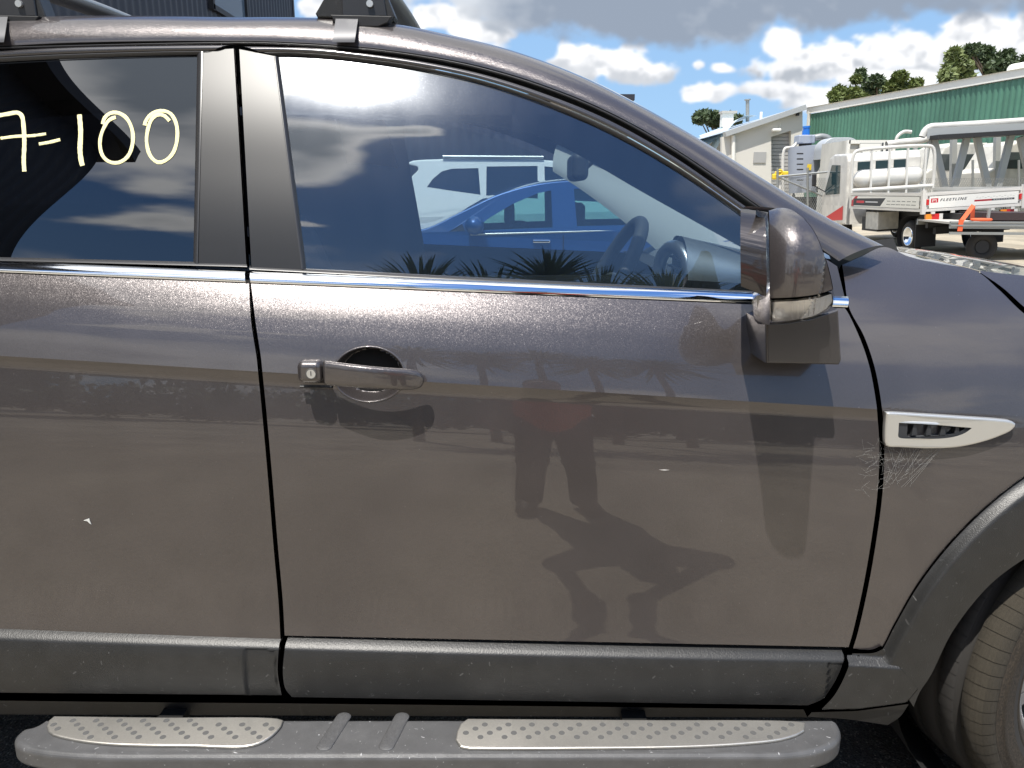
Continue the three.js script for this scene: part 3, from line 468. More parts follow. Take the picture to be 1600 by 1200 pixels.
// ---- door mirror
{
  const mir = new THREE.Group(); mir.name = 'door_mirror'; suv.add(mir);
  const mc = P(1236, 420, .15), mrx = P(1304, 420, .15).x - mc.x, mry = mc.y - P(1236, 514, .15).y;
  const Fm = (x, y) => .10 + .125 * Math.sqrt(Math.max(0, 1 - Math.pow(Math.abs((x - mc.x) / (mrx * 1.03)), 2.6) - Math.pow(Math.abs((y - mc.y) / (mry * 1.06)), 2.6))) - .10 * (y - mc.y) * (y > mc.y ? 1 : .2) ;
  const mp = (T, R, B, L, name, mat, F = Fm, d = .16, s = 'TRBL') => part(mir, name, panel(T, B, L, R, 30, 40, F, F, s, d, true), mat);
  { const n = 40, A = [], B = [], fa = path([[1200, 329], [1202, 400], [1203, 507]]), fb = path([[1186, 352], [1178, 372], [1177, 440], [1178, 498], [1184, 506]]); for (let k = 0; k <= n; k++) { const p = fa(k / n), q = fb(k / n), w = onto(p.x, p.y, Fm); A.push(w); B.push(P(q.x, q.y, .035)); }
    part(mir, 'mirror_rim', loft(path(A, true), path(B, true), 50, 14, .004, V(-.75, 0, .65), .6), M.paint); }
  mp(path([[1202, 329], [1215, 325], [1235, 327], [1256, 341]]), path([[1256, 341], [1272, 362], [1288, 400], [1297, 432], [1301, 452]]), path([[1203, 466], [1245, 464], [1280, 459], [1301, 452]]), l2([1202, 329], [1203, 466]), 'housing', M.paint);
  mp(path([[1204, 469], [1245, 467], [1280, 462], [1302, 455]]), path([[1302, 455], [1303, 470], [1295, 485]]), path([[1205, 506], [1240, 503], [1272, 496], [1295, 485]]), l2([1204, 469], [1205, 506]), 'indicator_lens', M.lens, Fm, .10);
  mp(path([[1206, 472], [1245, 470], [1280, 465], [1299, 459]]), path([[1299, 459], [1300, 470], [1292, 482]]), path([[1207, 503], [1240, 500], [1272, 493], [1292, 482]]), l2([1206, 472], [1207, 503]), 'indicator_reflector', M.alloy, (x, y) => Fm(x, y) - .016, .08);
  for (let k = 0; k < 7; k++) { const a = onto(1238 + k * 9, 471 - k * 1.6, (x, y) => Fm(x, y) - .004), b = onto(1239 + k * 8, 500 - k * 2.4, (x, y) => Fm(x, y) - .004); part(mir, 'lens_flute', bar(a, b, .0016, 6), M.lens); }
  { const q = onto(1219, 487, (x, y) => Fm(x, y) - .008); part(mir, 'indicator_bulb', [new THREE.SphereGeometry(.007, 14, 10).scale(1, 1.3, 1).translate(q.x, q.y, q.z)], M.lens); }
  const pf = [[1199, 507], [1230, 506], [1265, 500], [1306, 487], [1310, 562], [1308, 566], [1200, 564]].map(([x, y]) => { const q = P(x, y, .055); return new THREE.Vector2(q.x, q.y); });
  part(mir, 'mirror_foot', new THREE.ExtrudeGeometry(new THREE.Shape(pf), { depth: .115, bevelEnabled: true, bevelSize: .004, bevelThickness: .004, bevelSegments: 4 }).translate(0, 0, -.06), M.trimGloss);
}

// ---- roof rack
for (const [px, name] of [[556, 'a'], [8, 'b']]) {
  const foot = new THREE.Group(); foot.name = 'roof_rack_foot'; suv.add(foot); const Z = -.352;
  const q = (x, y, z = Z) => P(px + x, y, z), ex = (pts, z, d, bev = .003) => new THREE.ExtrudeGeometry(new THREE.Shape(pts.map(([x, y]) => { const w = q(x, y, Z); return new THREE.Vector2(w.x, w.y); })), { depth: d, bevelEnabled: true, bevelSize: bev, bevelThickness: bev, bevelSegments: 2 }).translate(0, 0, z);
  part(foot, 'foot_shell', ex([[-62, 20], [-46, -8], [-40, -40], [40, -40], [46, -6], [58, 24], [56, 27], [-60, 24]], Z - .05, .04), M.plastic);
  part(foot, 'foot_cover', ex([[-20, 24], [-22, -40], [36, -40], [42, 0], [46, 24]], Z - .01, .006), M.seal);
  part(foot, 'foot_pad', ex([[-36, 26], [56, 28], [50, 36], [36, 42], [0, 42], [-28, 40]], Z - .02, .03, .002), M.rubber);
  part(foot, 'clamp_plate', gridGeo(4, 12, (u, v) => { const px2 = px + mix(-31, 4, u) + mix(0, -6, v), a = mix(26, 66, v); const k = onto(px2, 66, Gp(.013)), p = P(px2, a, mix(k.z - .045, k.z + .004, Math.sin(v * 1.57)) + .012); return p; }), std([.13, .13, .135], .5, .4));
  const s = q(22, 6, Z + .002); part(foot, 'bolt', new THREE.CylinderGeometry(.007, .007, .008, 12).rotateX(Math.PI / 2).translate(s.x, s.y, s.z), M.silver);
  const b = q(28, -22, Z - .03); part(suv, 'roof_crossbar', gridGeo(24, 20, (u, v) => V(b.x + .036 * Math.sign(Math.cos(u * 6.283)) * Math.pow(Math.abs(Math.cos(u * 6.283)), .7), b.y + .014 * Math.sin(u * 6.283) + .02 * Math.sin(v * Math.PI), mix(b.z + .03, -1.85 - b.z, v))), M.galv);
}
// ================================================================== inside the grey vehicle
{
  const D = M.trimDark;
  part(suv, 'floor_pan', box(3.4, .05, 1.6, -.7, .42, -.925), M.black);
  part(suv, 'luggage_wall', box(.04, 1.15, 1.5, -2.3, 1.0, -.925), M.fabric);
  part(suv, 'firewall', box(.04, .75, 1.55, .93, .78, -.925), M.black);
  // far flank: outer skin, inner door card, pillars, glass
  part(suv, 'far_flank', far(gridGeo(90, 50, (u, v) => { const x = mix(-2.4, .95, u), y = mix(.40, yChrome(x) - .03, v); return V(x, y, S(Math.max(x, -1.4), y)); })), M.paint);
  part(suv, 'far_door_card', far(gridGeo(90, 20, (u, v) => { const x = mix(-2.3, .72, u), y = mix(.42, yGlass(x) - .045, v); return V(x, y, -.19 + .03 * sstep(.7, 1, v)); })), D);
  part(suv, 'near_door_card', gridGeo(90, 20, (u, v) => { const x = mix(-2.3, .72, u), y = mix(.42, yGlass(x) - .006, v); return V(x, y, -.20 + .04 * sstep(.7, 1, v)); }), D);
  part(suv, 'far_front_window', far(sheet(path(Ef.map(([x, y], i) => [x - (i ? 0 : 6), y - 4])), l2([470, 430], [1300, 466]), l2([426, 84], [470, 430]), l2([1290, 440], [1300, 466]), 60, 40, G)), M.glassClear);
  part(suv, 'far_window_frame', far(loft(lay(K.slice(7), Gp(-.004), 80), lay(Ef, Gp(-.004), 80), 80, 4)), D);
  part(suv, 'far_rear_window', far(rearGlassGeo), M.glassDark);
  part(suv, 'far_pillar', [far(appF.clone()), far(appR.clone()), far(gridGeo(6, 40, (u, v) => { const a = onto(mix(330, 452, u), 78, G), b = onto(mix(330, 500, u), 425, G), p = a.lerp(b, v); p.z -= .05; return p; }))], D);
  // windscreen pillar trims, both sides
  const lowEdge = (pts, z) => { const f = path(pts), o = []; for (let k = 0; k <= 80; k++) { const q = f(k / 80); o.push(P(q.x, q.y, z)); } return path(o, true); };
  part(suv, 'pillar_trim', loft(lay(Ef, Gp(-.02), 80), lowEdge([[440, 185], [500, 185], [600, 187], [700, 190], [790, 203], [850, 216], [905, 243], [1000, 298], [1100, 354], [1186, 402]], -.36), 80, 10, .02, V(0, -.6, -.8)), D);
  part(suv, 'pillar_trim', loft(lowEdge([[872, 222], [905, 240], [1000, 294], [1100, 350], [1195, 404]], -1.60), lowEdge([[864, 268], [900, 291], [950, 327], [1000, 368], [1080, 440]], -1.50), 60, 12, .03, V(-.3, 0, .95)), M.trimGrey);
  part(suv, 'far_pillar', loft(lowEdge([[400, 150], [400, 300], [400, 440]], -1.60), lowEdge([[622, 170], [646, 290], [672, 440]], -1.58), 30, 8, .02, V(0, 0, 1)), D);
  // dashboard
  const dash = part(suv, 'dashboard', gridGeo(40, 40, (u, v) => { const z = mix(-.17, -1.68, v), h = 1.165 - .015 * Math.pow((z + .925) / .75, 2); const k = [[.87, h - .02], [.72, h + .005], [.58, h + .005], [.50, h - .03], [.47, h - .12], [.50, h - .34], [.62, h - .5]]; const f = path(k.map(([x, y]) => [x, y]))(u); return V(f.x, f.y, z); }), M.dashGrey);
  part(dash, 'instrument_hood', gridGeo(30, 30, (u, v) => { const a = mix(-.05, Math.PI + .05, v), x = mix(.44, .70, u), r = mix(.17, .12, u); return V(x - .03 * Math.sin(a), 1.16 + .085 * Math.sin(a) * mix(1, .35, u), -.55 + r * Math.cos(a)); }), M.dashGrey);
  part(dash, 'instrument_face', new THREE.CircleGeometry(.13, 30).rotateY(-Math.PI / 2).scale(1, .5, 1).translate(.48, 1.16, -.55), M.trimDark);
  const vent = P(1052, 432, -.25), ring = new THREE.TorusGeometry(.062, .014, 14, 40).rotateY(-Math.PI / 2 + .35).translate(vent.x, vent.y, vent.z);
  part(dash, 'vent_ring', ring, M.alloy);
  for (let k = -2; k <= 2; k++) part(dash, 'vent_louvre', box(.015, .004, .1, vent.x + .004, vent.y + k * .02, vent.z), M.trimDark);
  part(dash, 'vent_pod', gridGeo(24, 16, (u, v) => { const a = mix(-.3, 3.4, u); return V(vent.x + .01 + .22 * v, vent.y + mix(.085, .03, v) * Math.sin(a), vent.z + .01 + .085 * Math.cos(a)); }), M.silver);
  // steering wheel
  const sw = new THREE.Group(); sw.name = 'steering_wheel'; suv.add(sw); const st = P(1000, 344, -.55); sw.position.set(st.x - .088, st.y - .168, -.55); sw.rotation.set(0, -Math.PI / 2, 0); sw.rotateX(-.50);
  part(sw, 'rim', new THREE.TorusGeometry(.185, .0165, 16, 60), M.trimDark); part(sw, 'hub', rbox(.14, .12, .05, 0, -.01, -.02, .03), M.trimDark);
  for (const a of [0, Math.PI, -Math.PI / 2]) part(sw, 'spoke', bar(V(.05 * Math.cos(a), .05 * Math.sin(a), -.015), V(.18 * Math.cos(a), .18 * Math.sin(a), 0), .016, 10), M.trimDark);
  part(sw, 'column', bar(V(0, -.01, -.03), V(0, -.02, -.25), .035, 14), M.trimDark);
  // seats
  for (const [z, nm] of [[-.55, 0], [-1.32, 1]]) {
    const seat = new THREE.Group(); seat.name = 'front_seat'; seat.position.set(-.52, .48, z); suv.add(seat);
    part(seat, 'cushion', rbox(.52, .16, .50, .22, .16, 0, .06), M.fabric);
    part(seat, 'backrest', gridGeo(24, 24, (u, v) => { const a = u * 6.283, w = mix(.25, .17, sstep(.5, 1, v)) * (v > .93 ? Math.sqrt(Math.max(0, 1 - Math.pow((v - .93) / .07, 2))) : 1), y = .15 + .66 * v; return V(-.04 - .22 * v + .065 * Math.cos(a) * (v > .93 ? .7 : 1), y, w * Math.sign(Math.sin(a)) * Math.pow(Math.abs(Math.sin(a)), .6)); }), M.fabric);
    part(seat, 'headrest', rbox(.09, .18, .25, -.275, .90, 0, .04), M.fabric);
    part(seat, 'headrest_stem', [bar(V(-.25, .76, .06), V(-.275, .86, .06), .006), bar(V(-.25, .76, -.06), V(-.275, .86, -.06), .006)], M.silver);
  }
  part(suv, 'rear_seat', [rbox(.5, .18, 1.3, -1.25, .66, -.925, .06), rbox(.14, .62, 1.3, -1.55, 1.0, -.925, .06)], M.fabric);
  const rm = P(902, 262, -.925); part(suv, 'rear_view_mirror', [rbox(.045, .075, .24, rm.x, rm.y, rm.z, .018), bar(V(rm.x + .02, rm.y, rm.z), V(rm.x + .10, rm.y + .07, rm.z), .01)], D);
  const lab = P(1062, 318, -1.1); part(suv, 'licence_label', gridGeo(2, 2, (u, v) => V(lab.x + .05 + .07 * u, lab.y - .045 * u + .02 * v, lab.z + .06 * v)), M.red);
}

// ================================================================== other parked cars seen through the windows
function parkedCar({ name, label, z, w, sil, wins, paint, glass, wheels, wr, extra, lean = .14, belt = .95 }) {
  const cx = (wheels[0] + wheels[1]) / 2, g = thing(name, label, 'car', [cx, 0, z - w / 2]);
  const L = (p) => new THREE.Vector2(p[0] - cx, p[1]), half = w / 2, inset = (y) => lean * Math.pow(Math.max(0, y - belt) / .5, 1.1);
  const warp = (geo) => { const p = geo.attributes.position; for (let i = 0; i < p.count; i++) { const zz = p.getZ(i); p.setZ(i, zz - Math.sign(zz) * inset(p.getY(i)) - Math.sign(zz) * .05 * Math.pow(Math.max(0, belt - .1 - p.getY(i)), 1)); } geo.computeVertexNormals(); return geo; };
  const outline = Array.from({ length: 160 }, (_, i) => { const q = path(sil.map((p) => L(p)).map((v) => [v.x, v.y]))(i / 159); return new THREE.Vector2(q.x, q.y); });
  const sh = new THREE.Shape([...outline, L([sil[sil.length - 1][0], .24]), L([sil[0][0], .24])]);
  const holes = wins.map((h) => h.map(L)); for (const h of holes) sh.holes.push(new THREE.Path(h));
  const flank = () => new THREE.ExtrudeGeometry(sh, { depth: .02, bevelEnabled: true, bevelSize: .012, bevelThickness: .014, bevelOffset: -.012, bevelSegments: 3 });
  part(g, 'near_flank', warp(flank().translate(0, 0, half - .034)), paint); part(g, 'far_flank', warp(flank().translate(0, 0, -half + .014)), paint);
  part(g, 'body_skin', warp(gridGeo(159, 8, (u, v) => { const q = outline[Math.round(u * 159)]; return V(q.x, q.y + .03 * 4 * v * (1 - v), mix(-half + .03, half - .03, v)); })), extra?.skin ?? paint);
  for (const h of holes) for (const s of [1, -1]) { const pg = new THREE.ShapeGeometry(new THREE.Shape(h)).translate(0, 0, s * (half - .02)); part(g, 'window', warp(pg), glass); }
  for (const x of wheels) for (const s of [1, -1]) { const wg = new THREE.Group(); wg.name = 'wheel'; wg.position.set(x - cx, wr, s * (half - .09)); g.add(wg); part(wg, 'tyre', new THREE.TorusGeometry(wr - .08, .085, 14, 40), M.tyre); part(wg, 'rim', new THREE.CylinderGeometry(wr - .12, wr - .12, .1, 30).rotateX(Math.PI / 2), M.alloy); }
  part(g, 'underbody', box(Math.abs(wheels[1] - wheels[0]) + .7, .3, w - .3, 0, .4, 0), M.black);
  return { g, L, half, inset };
}
{
  const z = -5.8, q = (x, y) => { const p = P(x, y, z); return [p.x, p.y]; };
  const c = parkedCar({ name: 'blue_sedan', label: 'bright blue sedan seen through the windows of the grey vehicle', z, w: 1.76, paint: M.blue, glass: M.glassTeal, wr: .31, wheels: [-1.55, 1.1], belt: .95,
    sil: [[-2.35, .45], [-2.3, .66], [-2.05, .80], q(560, 368), q(620, 362), q(664, 357), q(720, 331), q(780, 303), q(840, 287), q(900, 281), q(1000, 279), q(1080, 285), q(1160, 305), q(1240, 335), [2.1, 1.02], [2.5, .98], [2.55, .7], [2.5, .45]],
    wins: [[q(698, 363), q(722, 347), q(730, 363)], [q(738, 362), q(760, 341), q(800, 317), q(840, 300), q(864, 295), q(866, 358)], [q(896, 293), q(980, 291), q(1040, 296), q(1062, 352), q(900, 356)]] });
  const A = (x, y, dz = 0) => { const p = P(x, y, z); return V(p.x - c.g.position.x, p.y, c.half + dz); };
  part(c.g, 'waist_moulding', bar(A(735, 366.5, -.005), A(1062, 358, -.03), .009), M.silver); part(c.g, 'door_mirror', new THREE.SphereGeometry(.11, 20, 14).scale(.8, .75, .9).translate(A(742, 352).x, A(742, 352).y, c.half + .08), M.blue);
  part(c.g, 'door_handle', rbox(.16, .03, .03, A(846, 377).x, A(846, 377).y, c.half + .005, .012), M.chrome); part(c.g, 'door_gap', box(.008, .5, .006, A(880, 380).x, .72, c.half + .001), M.black);
  for (const [x, zz] of [[.62, .35], [.62, -.35], [-.05, .35], [-.05, -.35]]) part(c.g, 'headrest', rbox(.1, .22, .26, x + .25, 1.14, zz, .05), M.fabric);
  part(c.g, 'seats', [rbox(.2, .6, 1.3, .95, .75, 0, .06), rbox(.2, .6, .5, .3, .75, .35, .06), rbox(.2, .6, .5, .3, .75, -.35, .06)], M.fabric);
}
{
  const z = -8.5, q = (x, y) => { const p = P(x, y, z); return [p.x, p.y]; };
  const c = parkedCar({ name: 'white_wagon', label: 'white sport wagon standing behind the bright blue sedan', z, w: 1.85, paint: M.whiteCar, glass: M.glassDark, wr: .36, wheels: [-.72, 1.98], belt: 1.05, lean: .12,
    sil: [[-1.5, .4], [-1.52, .75], q(640, 335), q(641, 300), q(638, 281), q(652, 262), q(634, 255), q(640, 251), q(680, 248), q(760, 246), q(860, 250), q(940, 262), q(1010, 295), q(1070, 318), [3.0, 1.0], [3.1, .7], [3.05, .45]],
    wins: [[q(664, 293), q(674, 278), q(688, 266), q(704, 261.5), q(748, 260.5), q(752, 306), q(700, 299)], [q(758, 258), q(842, 257), q(842, 312), q(758, 307)], [q(850, 257.5), q(920, 265), q(965, 298), q(960, 318), q(850, 313)]] });
  const A = (x, y, dz = 0) => { const p = P(x, y, z); return V(p.x - c.g.position.x, p.y, c.half + dz); };
  part(c.g, 'roof_rail', bar(A(690, 244, -.16), A(850, 245, -.16), .02), M.silver);
  part(c.g, 'arch_flare', new THREE.TorusGeometry(.42, .03, 10, 40, Math.PI).translate(-.72 - c.g.position.x, .36, c.half - .03), M.whiteCar); part(c.g, 'door_gap', box(.008, .6, .006, A(720, 330).x, .82, c.half + .002), M.black);
}

// ================================================================== the yard: white tray truck
const tilt = .062;
function canvas(w, h, draw) { const c = document.createElement('canvas'); c.width = w; c.height = h; const x = c.getContext('2d'); draw(x, w, h); const t = new THREE.CanvasTexture(c); t.colorSpace = THREE.SRGBColorSpace; t.magFilter = THREE.LinearFilter; return t; }
{
  const zr = -16.2, o = P(1440, 383, zr), T = thing('tray_truck', 'white flat tray truck with drop sides, facing away beside the green shed', 'truck', [o.x, groundY(o.x, zr), zr]); T.rotation.z = tilt;
  const W = 2.12, Ln = 3.75, Y0 = P(1440, 331, zr).y - T.position.y, Y1 = P(1440, 301, zr).y - T.position.y;
  part(T, 'tray_floor', box(W, .07, Ln, W / 2, Y0 + .05, -Ln / 2), M.galv);
  const gateGeo = (w, h) => { const a = [box(w, .07, .05, 0, h - .035, 0), box(w, .06, .05, 0, .03, 0), box(.06, h, .055, -w / 2 + .03, h / 2, 0), box(.06, h, .055, w / 2 - .03, h / 2, 0), box(w, h, .02, 0, h / 2, -.012)]; for (const y of [.3, .62]) a.push(box(w - .1, .02, .045, 0, h * y, 0)); return join(a); };
  const hG = Y1 - Y0;
  const gate = part(T, 'tail_gate', gateGeo(W, hG).translate(W / 2, Y0, .02), M.white);
  const side = part(T, 'drop_side', gateGeo(Ln, hG).rotateY(-Math.PI / 2).translate(-.01, Y0, -Ln / 2), M.white); part(T, 'drop_side', gateGeo(Ln, hG).rotateY(Math.PI / 2).translate(W + .01, Y0, -Ln / 2), M.white);
  for (const x of [-.02, W + .02]) part(T, 'corner_post', [box(.08, hG + .1, .08, x, Y0 + hG / 2, .03)], M.white);
  for (const x of [.06, W - .06]) part(T, 'reflector', box(.05, .12, .02, x, Y0 + hG * .5, .055), M.red);
  const txt = canvas(1024, 200, (x, w, h) => { x.fillStyle = '#dedcd4'; x.fillRect(0, 0, w, h); x.fillStyle = '#b8202c'; x.fillRect(18, 36, 84, 72); x.fillStyle = '#dedcd4'; x.fillRect(34, 52, 50, 8); x.fillRect(34, 52, 8, 46); x.fillRect(34, 72, 34, 7); x.fillRect(76, 64, 8, 36); x.fillStyle = '#30333a'; x.font = 'italic bold 62px sans-serif'; x.fillText('FLEETLINE', 118, 92); x.fillStyle = '#9c1c28'; x.fillRect(520, 104, 200, 30); x.fillStyle = '#282a30'; x.fillRect(720, 104, 260, 30); x.fillStyle = '#8a8a88'; for (let k = 0; k < 14; k++) x.fillRect(540 + k * 32, 60 + (k % 2) * 14, 24, 5); x.fillStyle = '#c8c8c4'; for (let k = 0; k < 8; k++) x.fillRect(740 + k * 28, 114, 20, 8); });
  part(gate, 'lettering_panel', new THREE.PlaneGeometry(W - .2, hG * .62).translate(W / 2, Y0 + hG * .48, .049), std([1, 1, 1], .5, 0, { map: txt }));
  const txt2 = canvas(1024, 128, (x, w, h) => { x.fillStyle = '#d8d6cc'; x.fillRect(0, 0, w, h); x.fillStyle = '#b3333b'; x.beginPath(); x.moveTo(0, 60); x.lineTo(70, 0); x.lineTo(110, 0); x.lineTo(40, 128); x.lineTo(0, 128); x.fill(); x.fillStyle = '#26282c'; x.beginPath(); x.moveTo(40, 30); x.lineTo(560, 20); x.lineTo(480, 118); x.lineTo(30, 118); x.fill(); x.fillStyle = '#c0303a'; x.fillRect(90, 56, 130, 30); x.fillStyle = '#b8b8b8'; x.fillRect(240, 62, 200, 16); x.fillStyle = '#7a7a74'; for (let k = 0; k < 6; k++) { x.fillRect(580 + k * 70, 50, 52, 9); x.fillRect(570 + k * 70, 88, 60, 9); } });
  part(side, 'lettering_panel', new THREE.PlaneGeometry(Ln - .2, hG * .62).rotateY(-Math.PI / 2).translate(-.040, Y0 + hG * .48, -Ln / 2), std([1, 1, 1], .5, 0, { map: txt2 }));
  // head board: frame with bars
  const hb = -Ln - .02, yt = 2.42, pts = [V(0, Y0, hb), V(0, yt - .2, hb), V(.06, yt - .04, hb), V(.2, yt, hb), V(W - .2, yt, hb), V(W - .06, yt - .04, hb), V(W, yt - .2, hb), V(W, Y0, hb)];
  part(T, 'head_board', [tube(pts, .045, 80, 8), bar(V(0, Y1 + .05, hb), V(W, Y1 + .05, hb), .05), ...[.28, .5, .72, .94].map((k) => beam(V(W * k - .1, Y0, hb), V(W * k - .1, yt, hb), .05, .05))], M.white);
  part(T, 'air_tank', new THREE.CapsuleGeometry(.24, 1.35, 8, 24).rotateZ(Math.PI / 2).translate(W / 2, Y1 + .33, hb - .25), M.white);
  // cab
  const cz = hb - .52, prof = [[0, .55], [0, 2.15], [.08, 2.30], [.9, 2.33], [1.15, 2.26], [1.62, 1.35], [1.72, 1.1], [1.74, .5]];
  const cab = part(T, 'cab', new THREE.ExtrudeGeometry(new THREE.Shape(prof.map(([a, b]) => new THREE.Vector2(a, b))), { depth: 1.86, bevelEnabled: true, bevelSize: .05, bevelThickness: .05, bevelSegments: 4 }).rotateY(Math.PI / 2).translate(.12, 0, cz), M.white);
  part(cab, 'side_window', new THREE.ShapeGeometry(new THREE.Shape([[.42, 1.32], [.42, 2.08], [1.02, 2.10], [1.46, 1.40], [1.40, 1.28]].map(([a, b]) => new THREE.Vector2(a, b)))).rotateY(Math.PI / 2).translate(.062, 0, cz), phy([.02, .05, .06], { roughness: .05 }));
  for (const x of [.52, 1.0, 1.48]) part(cab, 'rear_window', rbox(.38, .42, .02, x, 1.92, cz + .055, .009), phy([.015, .03, .03], { roughness: .06 }));
  part(cab, 'door_stripe', new THREE.ShapeGeometry(new THREE.Shape([[.15, .62], [.15, 1.0], [1.5, .62], [1.5, .55]].map(([a, b]) => new THREE.Vector2(a, b)))).rotateY(Math.PI / 2).translate(.061, 0, cz), M.red);
  part(T, 'cab_mirror', [rbox(.12, .34, .08, -.22, 1.72, cz - 1.55, .03), bar(V(-.2, 1.55, cz - 1.55), V(.1, 1.35, cz - 1.45), .015)], M.darkSteel);
  // chassis
  part(T, 'chassis', [box(.9, .22, 6, W / 2, Y0 - .18, -2.6), box(W - .3, .12, .1, W / 2, Y0 - .3, -.1), box(1.6, .35, .9, W / 2, .55, -3.2)], M.darkSteel);
  part(T, 'bumper', box(W - .5, .16, .12, W / 2 + .05, Y0 - .42, -.05), M.darkSteel);
  part(T, 'tool_box', box(.5, .42, .7, .30, Y0 - .28, -2.6), M.whiteDull);
  for (const s of [0, 1]) { const x = s ? W - .38 : .12; const tl = new THREE.Group(); tl.name = 'tail_lamp'; T.add(tl); part(tl, 'amber_lens', box(.13, .13, .06, x, Y0 - .12, .0), M.amber); part(tl, 'red_lens', box(.16, .13, .06, x + .145, Y0 - .12, .0), M.red); part(tl, 'clear_lens', box(.08, .13, .06, x + .265, Y0 - .12, .0), M.white); }
  for (const [x, zz] of [[.28, -.95], [W - .28, -.95], [.28, -4.9], [W - .28, -4.9]]) { const wg = new THREE.Group(); wg.name = 'wheel'; wg.position.set(x, .36, zz); wg.rotation.y = -Math.PI / 2; T.add(wg); part(wg, 'tyre', new THREE.TorusGeometry(.27, .095, 16, 44).scale(1, 1, 1.35), M.tyre); part(wg, 'rim', new THREE.LatheGeometry([[.03, .02], [.12, .03], [.16, .09], [.2, .12], [.215, .125], [.22, .1]].map(([r, y]) => new THREE.Vector2(r, y)), 36).rotateX(Math.PI / 2), M.chrome); part(wg, 'rim_back', new THREE.CylinderGeometry(.22, .22, .16, 30).rotateX(Math.PI / 2).translate(0, 0, -.08), M.greySteel); }
  for (const x of [.3, W - .3]) part(T, 'mud_flap', box(.46, .62, .02, x, .46, -.42), M.darkSteel);
  for (const x of [.3, W - .3]) part(T, 'mud_guard', new THREE.CylinderGeometry(.44, .44, .36, 24, 1, true, 0, Math.PI).rotateZ(Math.PI / 2).rotateX(-Math.PI / 2).translate(x, .38, -.95), M.darkSteel);
  for (let k = 0; k < 5; k++) part(T, 'rope_hook', box(.08, .05, .04, .2 + k * .43, Y0 - .03, .03), M.white);
}
// ---- galvanised trailer in front of the truck's rear
{
  const z0 = -14.6, a = P(1480, 385, z0), R = thing('flat_trailer', 'galvanised flat trailer with orange tie-down straps beside the white truck', 'trailer', [a.x, groundY(a.x, z0), z0], -.16);
  const y0 = P(1480, 357, z0).y - R.position.y, y1 = P(1480, 347, z0).y - R.position.y, L = 4.2;
  part(R, 'side_rail', [box(L, y1 - y0, .07, L / 2, (y0 + y1) / 2, 0), box(L, .03, .1, L / 2, y1, 0), box(L, .03, .1, L / 2, (y0 + y1) / 2, .01)], M.galv); part(R, 'lower_rail', box(L, .05, .06, L / 2, y0 - .09, .03), M.galv);
  part(R, 'deck', box(L, .04, 1.9, L / 2, y1 - .02, -1.0), M.concrete); part(R, 'far_rail', box(L, y1 - y0, .07, L / 2, (y0 + y1) / 2, -1.95), M.galv);
  for (const x of [.08, 1.55, 3.0]) { part(R, 'tie_strap', [box(.09, y1 - y0 + .1, .012, x + .1, (y0 + y1) / 2, .045), beam(V(x + .1, y1, .03), V(x + .45, y1 + .32, -.4), .08, .012), beam(V(x + .45, y1 + .32, -.4), V(x + .62, y1 + .02, -.8), .08, .012)], M.orange); part(R, 'strap_coil', new THREE.TorusGeometry(.1, .03, 10, 24).rotateX(Math.PI / 2).scale(1.6, 1, 1).translate(x + .62, y1 + .04, -.35), M.orange); }
  for (const x of [.72]) { const wg = new THREE.Group(); wg.name = 'wheel'; wg.position.set(x, .3, -.22); R.add(wg); part(wg, 'tyre', new THREE.TorusGeometry(.21, .085, 14, 36), M.tyre); part(wg, 'rim', new THREE.CylinderGeometry(.13, .13, .1, 24).rotateX(Math.PI / 2), M.darkSteel); }
  part(R, 'load_crate', [box(2.3, .15, 1.3, 1.9, y1 + .10, -1.1)], std([.035, .022, .022], .8));
  for (const x of [.82, 1.95, 3.0]) part(R, 'stake', box(.05, .34, .05, x, y1 + .1, -.35), M.galv);
}
// ---- white steel rack with V struts behind the truck
{
  const z = -22.9, F = thing('pipe_rack', 'grey steel rack with V-shaped struts carrying a white pipe', 'rack', [P(1450, 383, z).x, groundY(P(1450, 383, z).x, z), z]); F.rotation.z = .05;
  const q = (x, y, zz = z) => P(x, y, zz).sub(F.position).applyAxisAngle(V(0, 0, 1), -.05);
  part(F, 'pipe', tube([q(1441, 214), q(1445, 205), q(1452, 199), q(1475, 197), q(1540, 193), q(1640, 186)], .1, 50, 12), M.white);
  part(F, 'top_beam', beam(q(1446, 209), q(1640, 198), .28, .2), M.greySteel); part(F, 'under_beam', beam(q(1450, 216), q(1640, 205), .12, 1.2), M.darkSteel);
  for (const x of [1460, 1528, 1596]) { part(F, 'strut', beam(q(x - 2, 214), q(x + 22, 320), .17, .14), M.greySteel); part(F, 'strut', beam(q(x + 52, 210), q(x + 24, 320), .17, .14), M.greySteel); part(F, 'post', beam(q(x + 30, 214, z - 1), q(x + 28, 320, z - 1), .15, .15), M.greySteel); }
  part(F, 'low_pipe', tube([q(1385, 226), q(1410, 222), q(1440, 219), q(1455, 214)], .1, 30, 10), M.white); part(F, 'hose', tube([q(1400, 226), q(1402, 214), q(1412, 206), q(1424, 206)], .05, 24, 8), M.white);
  part(F, 'rear_leg', [bar(q(1430, 222), q(1431, 320), .07), bar(q(1452, 219), q(1436, 320), .06)], M.greySteel);
}
